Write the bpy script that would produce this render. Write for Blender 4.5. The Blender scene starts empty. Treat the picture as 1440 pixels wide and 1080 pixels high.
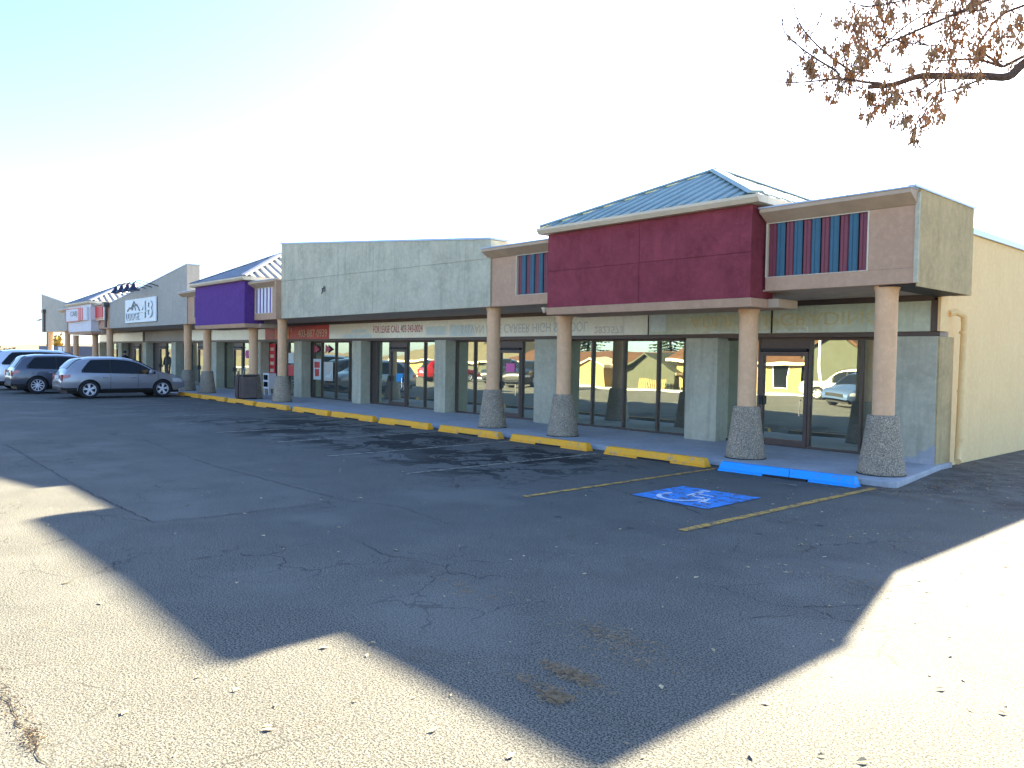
import bpy, math, random
import numpy as np
from mathutils import Vector, Matrix
R = math.radians
S = bpy.context.scene
COL = S.collection
random.seed(7)

# ------------------------------------------------------------------ camera
cd = bpy.data.cameras.new('camera'); cam = bpy.data.objects.new('camera', cd); COL.objects.link(cam)
S.camera = cam
cd.sensor_width = 36; cd.lens = 1104.2/1440*36; cd.clip_start = .05; cd.clip_end = 4000
yaw, pitch, roll = -.84254004, .03519611, -.01577172
cy, sy, cp, sp = math.cos(yaw), math.sin(yaw), math.cos(pitch), math.sin(pitch)
f_ = Vector((sy*cp, cy*cp, -sp)); r_ = Vector((cy, -sy, 0)); d_ = f_.cross(r_)
rr = math.cos(roll)*r_ + math.sin(roll)*d_; dd = -math.sin(roll)*r_ + math.cos(roll)*d_
m3 = Matrix((rr, -dd, -f_)).transposed()
cam.matrix_world = Matrix.Translation((0, 0, 1.95)) @ m3.to_4x4()

# ------------------------------------------------------------------ light
SUN_AZ, SUN_EL = -14.4, 24.45
w = bpy.data.worlds.new('World'); S.world = w; w.use_nodes = True
nt = w.node_tree; nt.nodes.clear()
wo = nt.nodes.new('ShaderNodeOutputWorld'); bg = nt.nodes.new('ShaderNodeBackground'); sk = nt.nodes.new('ShaderNodeTexSky')
sk.sky_type = 'NISHITA'; sk.sun_disc = False
sk.sun_elevation = R(SUN_EL); sk.sun_rotation = R(SUN_AZ)
sk.altitude = 900; sk.air_density = .85; sk.dust_density = 1.6; sk.ozone_density = 4.0
bg.inputs[1].default_value = .053
nt.links.new(sk.outputs[0], bg.inputs[0]); nt.links.new(bg.outputs[0], wo.inputs[0])
sl = bpy.data.lights.new('sun', 'SUN'); sun = bpy.data.objects.new('sun', sl); COL.objects.link(sun)
sl.energy = 3.9; sl.angle = R(.6); sl.color = (1, .88, .64)
az, el = R(SUN_AZ), R(SUN_EL)
sdir = Vector((math.sin(az)*math.cos(el), math.cos(az)*math.cos(el), math.sin(el)))
sun.rotation_euler = sdir.to_track_quat('Z', 'Y').to_euler()
sun.location = (0, 30, 30)
S.view_settings.view_transform = 'Standard'; S.view_settings.look = 'None'
S.view_settings.exposure = 3.45; S.view_settings.gamma = 1; S.view_settings.use_curve_mapping = False
S.render.engine = 'CYCLES'

# ------------------------------------------------------------------ materials
def mat(name, col, rough=.8, var=.0, vscale=3, bump=0, bscale=60, metal=0, col2=None, spec=.5, coat=0):
    m = bpy.data.materials.new(name); m.use_nodes = True; t = m.node_tree; b = t.nodes['Principled BSDF']
    b.inputs['Roughness'].default_value = rough; b.inputs['Metallic'].default_value = metal
    b.inputs['Base Color'].default_value = (*col, 1); b.inputs['Specular IOR Level'].default_value = spec
    if coat: b.inputs['Coat Weight'].default_value = coat; b.inputs['Coat Roughness'].default_value = .04
    if var or bump:
        g = t.nodes.new('ShaderNodeNewGeometry')
    if var:
        n = t.nodes.new('ShaderNodeTexNoise'); n.inputs['Scale'].default_value = vscale; n.inputs['Detail'].default_value = 8; n.inputs['Roughness'].default_value = .65
        t.links.new(g.outputs['Position'], n.inputs['Vector'])
        c = t.nodes.new('ShaderNodeValToRGB'); c.color_ramp.elements[0].position = .32; c.color_ramp.elements[1].position = .68
        c2 = col2 or tuple(x*(1-var) for x in col)
        hi = tuple(min(1, x*(1+var*.5)) for x in col)
        c.color_ramp.elements[0].color = (*c2, 1); c.color_ramp.elements[1].color = (*hi, 1)
        t.links.new(n.outputs[0], c.inputs[0]); t.links.new(c.outputs[0], b.inputs['Base Color'])
    if bump:
        n2 = t.nodes.new('ShaderNodeTexNoise'); n2.inputs['Scale'].default_value = bscale; n2.inputs['Detail'].default_value = 5
        t.links.new(g.outputs['Position'], n2.inputs['Vector'])
        bp = t.nodes.new('ShaderNodeBump'); bp.inputs['Strength'].default_value = bump; bp.inputs['Distance'].default_value = .02
        t.links.new(n2.outputs[0], bp.inputs['Height']); t.links.new(bp.outputs[0], b.inputs['Normal'])
    return m

class NT:
    """tiny helper for hand made node trees"""
    def __init__(s, name):
        s.m = bpy.data.materials.new(name); s.m.use_nodes = True; s.t = s.m.node_tree; s.b = s.t.nodes['Principled BSDF']
        s.pos = s.t.nodes.new('ShaderNodeNewGeometry').outputs['Position']
    def link(s, a, b): s.t.links.new(a, b)
    def noise(s, scale, detail=4, rough=.6, vec=None, dist=0):
        n = s.t.nodes.new('ShaderNodeTexNoise'); n.inputs['Scale'].default_value = scale; n.inputs['Detail'].default_value = detail
        n.inputs['Roughness'].default_value = rough; n.inputs['Distortion'].default_value = dist; s.link(vec or s.pos, n.inputs['Vector']); return n.outputs[0]
    def voro(s, scale, feature='F1', out='Distance'):
        n = s.t.nodes.new('ShaderNodeTexVoronoi'); n.feature = feature; n.inputs['Scale'].default_value = scale
        s.link(s.pos, n.inputs['Vector']); return n.outputs[out]
    def rng(s, v, a, b, c=0, d=1, smooth=False):
        n = s.t.nodes.new('ShaderNodeMapRange'); n.inputs[1].default_value = a; n.inputs[2].default_value = b
        n.inputs[3].default_value = c; n.inputs[4].default_value = d
        if smooth: n.interpolation_type = 'SMOOTHSTEP'
        s.link(v, n.inputs[0]); return n.outputs[0]
    def math(s, op, a, b=None):
        n = s.t.nodes.new('ShaderNodeMath'); n.operation = op
        for i, v in enumerate((a, b)):
            if v is None: continue
            if isinstance(v, (int, float)): n.inputs[i].default_value = v
            else: s.link(v, n.inputs[i])
        return n.outputs[0]
    def mix(s, f, a, b, mode='MIX'):
        n = s.t.nodes.new('ShaderNodeMix'); n.data_type = 'RGBA'; n.blend_type = mode
        for i, v in ((0, f), (6, a), (7, b)):
            if isinstance(v, (int, float)): n.inputs[i].default_value = v
            elif isinstance(v, tuple): n.inputs[i].default_value = (*v, 1)
            else: s.link(v, n.inputs[i])
        return n.outputs[2]
    def sep(s):
        n = s.t.nodes.new('ShaderNodeSeparateXYZ'); s.link(s.pos, n.inputs[0]); return n.outputs
    def bump(s, h, strength, dist=.01):
        n = s.t.nodes.new('ShaderNodeBump'); n.inputs['Strength'].default_value = strength; n.inputs['Distance'].default_value = dist
        s.link(h, n.inputs['Height']); s.link(n.outputs[0], s.b.inputs['Normal'])
    def color(s, c): s.link(c, s.b.inputs['Base Color'])

def asphalt():
    n = NT('asphalt'); x, y, z = n.sep()
    big = n.noise(.22, 5, .6); mid = n.noise(1.3, 6, .65); fine = n.noise(78, 3, .75); fine2 = n.noise(34, 3, .7)
    ag = n.voro(95); ag2 = n.voro(120, out='Color')
    base = n.mix(n.rng(mid, .3, .7), (.152, .146, .132), (.232, .222, .198))
    base = n.mix(n.rng(big, .35, .65), base, n.mix(.5, base, (.22, .205, .18)))
    # aggregate: pale stones in a dark binder
    pits = n.math('MULTIPLY', n.rng(fine, .44, .54), n.rng(fine2, .30, .46, .55, 1))
    base = n.mix(n.math('MULTIPLY', n.math('SUBTRACT', 1, pits), .93), base, (.018, .017, .015))
    sp = n.t.nodes.new('ShaderNodeSeparateColor'); n.link(ag2, sp.inputs[0])
    stone = n.math('MULTIPLY', n.rng(sp.outputs[0], .72, .95), n.rng(ag, .0, .6, 1, 0))
    base = n.mix(n.math('MULTIPLY', stone, .55), base, (.40, .37, .31))
    # dark tar / oil patches where the cars stop, on the left half of the stalls
    def box(v, a0, a1, b0, b1): return n.math('MULTIPLY', n.rng(v, a0, a1, smooth=True), n.rng(v, b0, b1, 1, 0, smooth=True))
    reg = n.math('MULTIPLY', box(x, -28, -19, -10.5, -7.5), box(y, 6.8, 8.6, 11.2, 12.2))
    nn = n.noise(.95, 9, .72, dist=1.1)
    stain = n.rng(n.math('ADD', nn, n.math('MULTIPLY', reg, .12)), .595, .625)
    stain = n.math('MULTIPLY', stain, reg)
    base = n.mix(n.math('MULTIPLY', stain, .93), base, (.016, .015, .013))
    # fine alligator cracking in weak areas
    cv = n.t.nodes.new('ShaderNodeTexVoronoi'); cv.feature = 'DISTANCE_TO_EDGE'; cv.inputs['Scale'].default_value = 1.15
    wv = n.t.nodes.new('ShaderNodeVectorMath'); wv.operation = 'ADD'; wn = n.t.nodes.new('ShaderNodeTexNoise'); wn.inputs['Scale'].default_value = 3.2; wn.inputs['Detail'].default_value = 5
    wm = n.t.nodes.new('ShaderNodeVectorMath'); wm.operation = 'SCALE'; wm.inputs['Scale'].default_value = .45
    n.link(n.pos, wn.inputs['Vector']); n.link(wn.outputs[1], wm.inputs[0]); n.link(wm.outputs[0], wv.inputs[0]); n.link(n.pos, wv.inputs[1]); n.link(wv.outputs[0], cv.inputs['Vector'])
    ck = n.math('MULTIPLY', n.rng(cv.outputs['Distance'], .003, .014, 1, 0), n.rng(n.noise(.45, 4, .6), .50, .60))
    base = n.mix(n.math('MULTIPLY', ck, .75), base, (.022, .020, .018))
    # dirt in front of the kerb and along the side wall, brown crumbs
    dirt = n.math('MULTIPLY', n.rng(y, 11.2, 12.4, smooth=True), n.rng(n.noise(2.2, 8, .7), .42, .62))
    base = n.mix(n.math('MULTIPLY', dirt, .75), base, (.032, .025, .019))
    reg2 = box(x, -9, -6, 0, 3); 
    br = n.math('MULTIPLY', n.rng(n.noise(1.1, 8, .72, dist=.4), .58, .70), reg2)
    base = n.mix(n.math('MULTIPLY', br, .42), base, (.075, .050, .032))
    # rectangular repair patches with their own tone, and oil drips in the stalls
    wob = n.math('MULTIPLY', n.math('SUBTRACT', n.noise(.9, 4), .5), .5)
    xw, yw = n.math('ADD', x, wob), n.math('ADD', y, wob)
    p1 = n.math('MULTIPLY', box(xw, -15.0, -14.9, -9.3, -9.2), box(yw, 2.8, 2.9, 5.2, 5.35))
    p2 = n.math('MULTIPLY', box(xw, -9.2, -9.1, -6.9, -6.5), box(yw, 3.7, 3.8, 8.2, 8.6))
    base = n.mix(n.math('MULTIPLY', p1, .10), base, (.24, .235, .22))
    base = n.mix(n.math('MULTIPLY', p2, .20), base, (.10, .10, .098))
    dv = n.voro(1.6); base = n.mix(n.math('MULTIPLY', n.math('MULTIPLY', n.rng(dv, .05, .11, 1, 0), box(y, 5, 7, 11.5, 12.2)), .7), base, (.03, .028, .025))
    trk = n.t.nodes.new('ShaderNodeMapping'); trk.inputs['Scale'].default_value = (.10, .95, 1); n.link(n.pos, trk.inputs[0])
    base = n.mix(n.math('MULTIPLY', n.rng(n.noise(1.0, 5, .6, vec=trk.outputs[0]), .56, .70), .30), base, (.075, .073, .07))
    # smooth pale worn lanes
    lane = n.rng(n.noise(.5, 3, .5), .54, .66)
    base = n.mix(n.math('MULTIPLY', lane, .25), base, (.24, .23, .21))
    base = n.mix(1.0, base, (.98, 1, .95), 'MULTIPLY')
    n.color(base); n.b.inputs['Roughness'].default_value = .93; n.b.inputs['Specular IOR Level'].default_value = .3
    h = n.math('ADD', n.math('MULTIPLY', n.math('ADD', fine, fine2), .8), n.math('MULTIPLY', n.rng(ag, 0, .6, 1, 0), .5))
    n.bump(h, .6, .006)
    return n.m

def aggregate():
    n = NT('exposed_aggregate'); v = n.voro(75); c = n.voro(75, out='Color')
    sp = n.t.nodes.new('ShaderNodeSeparateColor'); n.link(c, sp.inputs[0])
    base = n.mix(n.rng(sp.outputs[0], 0, 1), (.36, .28, .19), (.82, .68, .48))
    base = n.mix(n.rng(sp.outputs[1], .8, 1), base, (.08, .06, .05))
    base = n.mix(n.rng(v, .35, .75), base, (.19, .16, .12))
    base = n.mix(n.math('MULTIPLY', n.rng(n.noise(2.5, 5), .5, .7), .35), base, (.15, .15, .12))
    n.color(base); n.b.inputs['Roughness'].default_value = .9; n.bump(n.rng(v, 0, .7, 1, 0), .8, .012); return n.m

def stucco(name, col, col2, streak=.3, grain=.5, rough=.9):
    n = NT(name); x, y, z = n.sep()
    a = n.noise(1.6, 8, .68); b = n.noise(9, 5, .7)
    base = n.mix(n.rng(a, .34, .66), col2, col)
    base = n.mix(n.math('MULTIPLY', n.rng(b, .45, .7), .35), base, tuple(min(1, k*1.35) for k in col))
    mp = n.t.nodes.new('ShaderNodeMapping'); mp.inputs['Scale'].default_value = (5, 5, .35); n.link(n.pos, mp.inputs[0])
    s = n.noise(1.3, 6, .6, vec=mp.outputs[0])
    base = n.mix(n.math('MULTIPLY', n.rng(s, .52, .74), streak), base, tuple(k*.5 for k in col2))
    n.color(base); n.b.inputs['Roughness'].default_value = rough; n.b.inputs['Specular IOR Level'].default_value = .3
    n.bump(n.math('ADD', n.noise(45, 4, .7), n.noise(170, 3, .6)), grain, .012); return n.m

def worn(name, col, wear=.5, under=(.10, .095, .085), rough=.8, scale=7):
    n = NT(name)
    k = n.rng(n.math('ADD', n.noise(scale, 8, .75), n.math('MULTIPLY', n.noise(60, 3), .5)), .78-wear*.2, .86-wear*.2+.03)
    n.color(n.mix(k, col, under)); n.b.inputs['Roughness'].default_value = rough; n.bump(n.noise(34, 3, .7), .5, .006); return n.m

def glass_mat(name, tint=(.75, .80, .72), refl=.58, rc=(.72, .76, .58)):
    m = bpy.data.materials.new(name); m.use_nodes = True; t = m.node_tree; t.nodes.clear()
    o = t.nodes.new('ShaderNodeOutputMaterial'); g = t.nodes.new('ShaderNodeBsdfGlossy'); tr = t.nodes.new('ShaderNodeBsdfTransparent'); mx = t.nodes.new('ShaderNodeMixShader')
    g.inputs['Roughness'].default_value = 0.0; g.inputs['Color'].default_value = (*rc, 1); tr.inputs['Color'].default_value = (*tint, 1)
    f = t.nodes.new('ShaderNodeFresnel'); f.inputs[0].default_value = 1.5
    mr = t.nodes.new('ShaderNodeMapRange'); mr.inputs[1].default_value = 0; mr.inputs[2].default_value = 1; mr.inputs[3].default_value = refl; mr.inputs[4].default_value = 1
    t.links.new(f.outputs[0], mr.inputs[0]); t.links.new(mr.outputs[0], mx.inputs[0])
    ge = t.nodes.new('ShaderNodeNewGeometry'); no = t.nodes.new('ShaderNodeTexNoise'); no.inputs['Scale'].default_value = .9; no.inputs['Detail'].default_value = 1
    bp = t.nodes.new('ShaderNodeBump'); bp.inputs['Strength'].default_value = .25; bp.inputs['Distance'].default_value = .012
    t.links.new(ge.outputs['Position'], no.inputs['Vector']); t.links.new(no.outputs[0], bp.inputs['Height']); t.links.new(bp.outputs[0], g.inputs['Normal'])
    df = t.nodes.new('ShaderNodeBsdfDiffuse'); df.inputs['Color'].default_value = (.6, .62, .55, 1); m2 = t.nodes.new('ShaderNodeMixShader')  # dusty film, its pale tone also painting in brightness from the interior
    dn = t.nodes.new('ShaderNodeTexNoise'); dn.inputs['Scale'].default_value = 2.2; dn.inputs['Detail'].default_value = 6; t.links.new(ge.outputs['Position'], dn.inputs['Vector'])
    dr = t.nodes.new('ShaderNodeMapRange'); dr.inputs[1].default_value = .35; dr.inputs[2].default_value = .75; dr.inputs[3].default_value = .16; dr.inputs[4].default_value = .36; t.links.new(dn.outputs[0], dr.inputs[0]); t.links.new(dr.outputs[0], m2.inputs[0])
    t.links.new(tr.outputs[0], m2.inputs[1]); t.links.new(df.outputs[0], m2.inputs[2]); t.links.new(m2.outputs[0], mx.inputs[1]); t.links.new(g.outputs[0], mx.inputs[2]); t.links.new(mx.outputs[0], o.inputs[0]); return m

M = {}
M['asphalt'] = asphalt()
M['aggregate'] = aggregate()
M['green'] = stucco('green_grey_stucco', (.59, .55, .395), (.43, .405, .285), .35, .7)
M['green2'] = stucco('taupe_grey_stucco', (.43, .405, .34), (.37, .345, .285), .2, .5)
M['olive'] = stucco('olive_stucco', (.64, .47, .23), (.46, .34, .165), .3, .9)
M['pillar'] = stucco('grey_cement', (.55, .53, .39), (.43, .41, .30), .4, .6)
M['maroon'] = stucco('maroon_stucco', (.37, .072, .090), (.24, .040, .054), .2, 1.5)
M['purple'] = stucco('purple_stucco', (.135, .055, .25), (.11, .042, .21), .1, 1.0)
M['tan'] = stucco('tan_stucco', (.52, .33, .21), (.47, .295, .185), .12, .35)
M['cream'] = stucco('cream_wall', (.95, .64, .30), (.91, .60, .275), .10, .3)
M['shaft'] = stucco('painted_column', (.76, .47, .26), (.69, .42, .23), .25, .12, .7)
M['whitewall'] = stucco('white_stucco', (.72, .70, .70), (.64, .62, .62), .1, .3)
M['soffit'] = mat('soffit', (.52, .41, .32), .85, .2, 4)
M['cornice'] = mat('cornice_tan', (.50, .37, .25), .8, .12, 3)
M['coping'] = mat('metal_coping', (.42, .50, .60), .4, .1, 4, metal=.2)
M['trim'] = mat('cream_trim', (.66, .55, .38), .6, .1, 3)
M['roof'] = mat('metal_roofing', (.33, .42, .39), .62, .16, 2)
M['roof_grey'] = mat('grey_metal_roofing', (.30, .31, .34), .45, .15, 2, metal=.4)
M['rib_sunlit'] = mat('sunlit_batten', (.75, .66, .45), .6, .08, 3)  # pale side-slope ribs, the sunlight on them put into the colour
M['bronze'] = mat('bronze_aluminium', (.10, .075, .062), .45, .15, 8, metal=.3)
M['slatred'] = mat('maroon_metal', (.19, .032, .048), .5, .12, 5)
M['slatblue'] = mat('teal_metal', (.022, .105, .155), .5, .12, 5)
M['slatwhite'] = mat('white_metal', (.78, .76, .74), .5, .05, 5)
M['slatpurple'] = mat('purple_metal', (.13, .055, .28), .5, .08, 5)
M['fascia'] = stucco('cream_sign_panel', (.86, .83, .66), (.80, .76, .58), .12, .02, .16)
M['fasciagreen'] = stucco('aged_sign_panel', (.60, .66, .50), (.50, .55, .41), .3, .02, .16)
M['concrete'] = stucco('sidewalk_concrete', (.46, .47, .48), (.35, .36, .37), .25, .3)
M['yellow'] = worn('yellow_kerb_paint', (.94, .44, .02), -.12, (.35, .30, .22), .75, 5)
M['yellowline'] = worn('worn_yellow_line', (.66, .37, .05), .30)
M['whiteline'] = worn('worn_pale_line', (.46, .43, .30), .50)
M['whitepaint'] = worn('faded_white_paint', (.75, .80, .85), .25, (.03, .2, .6))
M['blue'] = worn('blue_kerb_paint', (.015, .38, .98), -.2, (.2, .25, .3), .75, 5)
M['bluepaint'] = worn('blue_ground_paint', (.04, .31, .82), .24, (.09, .10, .11))
M['crack'] = mat('crack_fill', (.040, .036, .031), .95, .5, 12)
M['black'] = mat('black', (.012, .012, .013), .6)
M['rubber'] = mat('rubber', (.02, .02, .021), .85)
M['alloy'] = mat('alloy', (.75, .75, .77), .35, metal=0)
M['chrome'] = mat('chrome', (.8, .8, .8), .12, metal=1)
M['carglass'] = mat('car_glass', (.008, .010, .012), .05, spec=.3)
M['taillight'] = mat('tail_lamp', (.42, .03, .03), .15, coat=1)
M['lamp_clear'] = mat('clear_lamp', (.6, .6, .62), .1, coat=1)
M['plate'] = mat('plate', (.75, .75, .72), .5)
M['white'] = mat('white_board', (.75, .80, .78), .5, .06, 3)
M['red'] = mat('red_panel', (.62, .03, .03), .45, .08, 2)
M['redtext'] = mat('red_vinyl', (.50, .08, .12), .5)
M['signred'] = mat('faded_red_sign', (.58, .06, .05), .4, .3, 1.2)
M['ghost'] = mat('ghost_lettering', (.62, .58, .30), .5, .25, 30)
M['ghostgrey'] = mat('grey_ghost_lettering', (.58, .58, .50), .4, .35, 30)
M['palepaint'] = mat('pale_overpaint', (.62, .72, .68), .4, .12, 12)
M['darknavy'] = mat('navy_enamel', (.015, .02, .05), .4)
M['bin'] = mat('brown_bin', (.16, .12, .10), .7, .2, 8)
M['glass'] = glass_mat('shop_glass')
M['interior'] = mat('interior_wall', (.50, .50, .42), .9, .2, 1)
M['interiorfloor'] = mat('interior_floor', (.45, .46, .38), .7, .2, 1)
M['bark'] = mat('bark', (.10, .065, .05), .9, .4, 30, .6, 50)
M['seed'] = mat('seed_keys', (.36, .21, .10), .8, .5, 25)
M['deadleaf'] = mat('dead_leaf', (.58, .46, .26), .8, .5, 9)
M['grass'] = mat('dry_grass', (.20, .17, .075), .95, .4, .6, .5, 8)
M['hill'] = mat('far_hill', (.16, .12, .07), .95, .4, .05)
M['brownroof'] = mat('brown_shingles', (.10, .042, .018), .9, .3, 1.5, .4, 12)
M['creamsiding'] = mat('cream_siding', (.33, .23, .085), .8, .08, 2)
M['beigesiding'] = mat('beige_siding', (.30, .24, .13), .8, .1, 2)
M['greysiding'] = mat('grey_green_siding', (.065, .07, .045), .8, .15, 2)  # grey green, darkened to put the shade of the garage front into the colour
M['needles'] = mat('spruce_needles', (.045, .085, .035), .9, .5, 3)
M['skin'] = mat('skin', (.5, .3, .22), .6)
M['cloth'] = mat('dark_cloth', (.02, .02, .03), .9)
M['pink'] = mat('pink_paper', (.75, .16, .40), .7)
M['bluepaper'] = mat('blue_notice', (.03, .32, .65), .6)
def paint(name, c): 
    return mat(name, c, .32, metal=.45, coat=.9)

# ------------------------------------------------------------------ mesh helpers
class MB:
    def __init__(s): s.v = []; s.f = []; s.mi = []; s.k = 0
    def add(s, vs, fs):
        o = len(s.v); s.v += [tuple(p) for p in vs]; s.f += [tuple(o+i for i in f) for f in fs]; s.mi += [s.k]*len(fs); return s
    def box(s, x0, x1, y0, y1, z0, z1):
        return s.add([(x0,y0,z0),(x1,y0,z0),(x1,y1,z0),(x0,y1,z0),(x0,y0,z1),(x1,y0,z1),(x1,y1,z1),(x0,y1,z1)],
                     [(0,3,2,1),(4,5,6,7),(0,1,5,4),(1,2,6,5),(2,3,7,6),(3,0,4,7)])
    def prism(s, prof, x0, x1, axis='x'):
        """profile (a,b) extruded along an axis; x: (y,z) ; y: (x,z) ; z: (x,y)"""
        n = len(prof)
        def P(t, a, b): return (t,a,b) if axis == 'x' else ((a,t,b) if axis == 'y' else (a,b,t))
        vs = [P(x0,*p) for p in prof] + [P(x1,*p) for p in prof]
        fs = [(i,(i+1)%n,(i+1)%n+n,i+n) for i in range(n)] + [tuple(range(n))[::-1], tuple(range(n,2*n))]
        return s.add(vs, fs)
    def lathe(s, prof, c=(0,0,0), n=24, axis='z', ring=False):
        vs = []; m = len(prof)
        for i in range(n):
            a = 2*math.pi*i/n
            for r, h in prof:
                x, y = r*math.cos(a), r*math.sin(a)
                p = (x,y,h) if axis == 'z' else (x,h,y)
                vs.append((c[0]+p[0], c[1]+p[1], c[2]+p[2]))
        fs = [(i*m+j, ((i+1)%n)*m+j, ((i+1)%n)*m+j+1, i*m+j+1) for i in range(n) for j in range(m-1)]
        if ring: fs += [(i*m+m-1, ((i+1)%n)*m+m-1, ((i+1)%n)*m, i*m) for i in range(n)]
        else: fs.append(tuple(i*m for i in range(n))[::-1]); fs.append(tuple(i*m+m-1 for i in range(n)))
        return s.add(vs, fs)
    def tube(s, pts, rad, n=6):
        pts = [Vector(p) for p in pts]; k = len(pts)
        if not isinstance(rad, (list, tuple)): rad = [rad]*k
        vs = []; prev = None
        for i, p in enumerate(pts):
            t = (pts[min(i+1,k-1)]-pts[max(i-1,0)]).normalized()
            u = prev if prev is not None else (Vector((0,0,1)) if abs(t.z) < .9 else Vector((1,0,0)))
            u = (u - t*u.dot(t)).normalized(); prev = u; v = t.cross(u)
            for j in range(n):
                a = 2*math.pi*j/n; vs.append(p + (u*math.cos(a)+v*math.sin(a))*rad[i])
        fs = [(i*n+j, i*n+(j+1)%n, (i+1)*n+(j+1)%n, (i+1)*n+j) for i in range(k-1) for j in range(n)]
        fs += [tuple(range(n))[::-1], tuple(range((k-1)*n, k*n))]
        return s.add(vs, fs)
    def build(s, name, m, parent=None, smooth=False, bevel=0, loc=None):
        me = bpy.data.meshes.new(name); me.from_pydata(s.v, [], s.f)
        ms = m if isinstance(m, (list, tuple)) else [m]
        for k in ms: me.materials.append(M[k] if isinstance(k, str) else k)
        if len(ms) > 1: me.polygons.foreach_set('material_index', s.mi)
        me.validate()
        if smooth:
            me.polygons.foreach_set('use_smooth', [True]*len(me.polygons)); me.set_sharp_from_angle(angle=R(38))
        o = bpy.data.objects.new(name, me); COL.objects.link(o)
        if parent: o.parent = parent
        if loc: o.location = loc
        if bevel:
            b = o.modifiers.new('bevel', 'BEVEL'); b.width = bevel; b.segments = 2; b.limit_method = 'ANGLE'
        return o

def tag(o, label=None, cat=None, group=None, kind=None):
    if label: o['label'] = label
    if cat: o['category'] = cat
    if group: o['group'] = group
    if kind: o['kind'] = kind
    return o
def empty(name, loc=(0,0,0), rz=0):
    o = bpy.data.objects.new(name, None); COL.objects.link(o); o.location = loc; o.rotation_euler = (0,0,rz); o.empty_display_size = .2; return o
def copy_tree(o, parent=None):
    c = o.copy(); COL.objects.link(c)
    if parent: c.parent = parent
    for ch in list(o.children): copy_tree(ch, c)
    return c
def text(name, body, m, parent, x0, x1, z0, z1, y, depth=.006, flip=False, shear=0):
    cu = bpy.data.curves.new('t', 'FONT'); cu.body = body; cu.extrude = .5; cu.resolution_u = 3; cu.shear = shear
    to = bpy.data.objects.new('t', cu); COL.objects.link(to)
    me = bpy.data.meshes.new_from_object(to.evaluated_get(bpy.context.evaluated_depsgraph_get()))
    bpy.data.objects.remove(to)
    a = np.array([v.co[:] for v in me.vertices]); lo, hi = a.min(0), a.max(0)
    u = (a-lo)/(hi-lo)
    if flip: u[:,1] = 1-u[:,1]
    P = np.stack([x0+u[:,0]*(x1-x0), y-(u[:,2])*depth, z0+u[:,1]*(z1-z0)], 1)
    me.vertices.foreach_set('co', P.ravel()); me.name = name
    if flip: me.flip_normals()
    me.materials.clear(); me.materials.append(M[m])
    o = bpy.data.objects.new(name, me); COL.objects.link(o)
    if parent: o.parent = parent
    return o

# ------------------------------------------------------------------ ground
def sheet(name, m, x0, x1, y0, y1, z):
    return tag(MB().add([(x0,y0,z),(x1,y0,z),(x1,y1,z),(x0,y1,z)], [(0,1,2,3)]).build(name, m), kind='structure')
sheet('ground', 'grass', -1500, 1500, -1500, 1500, -.03)
sheet('parking_lot', 'asphalt', -118, 60, -15, 75, 0)
tag(MB().box(-118, 60, -17.2, -15, -.02, .11).build('back_kerb_walk', 'concrete'), kind='structure')
sheet('back_street', 'asphalt', -118, 60, -27, -17.2, -.012)
# far rise beyond the lot
hv = []; hf = []
for i in range(80):
    x = -900; y = -500+i*16
    h = 5.0+1.6*math.sin(i*.31)+1.1*math.sin(i*.83+1)
    hv += [(x+300, y, -.5), (x, y, h), (x-300, y, h*1.1)]
for i in range(79):
    a = i*3; hf += [(a,a+3,a+4,a+1), (a+1,a+4,a+5,a+2)]
tag(MB().add(hv, hf).build('hills', 'hill', smooth=True), kind='structure')
# sidewalk under the canopy
sw = MB().prism([(-68,12.42),(-5.12,12.42),(-5.04,12.50),(-5.06,12.7),(-5.42,15.35),(-5.42,15.9),(-68,15.9)], 0, .1, 'z')
tag(sw.build('sidewalk', 'concrete', bevel=.012), kind='structure')

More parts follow.
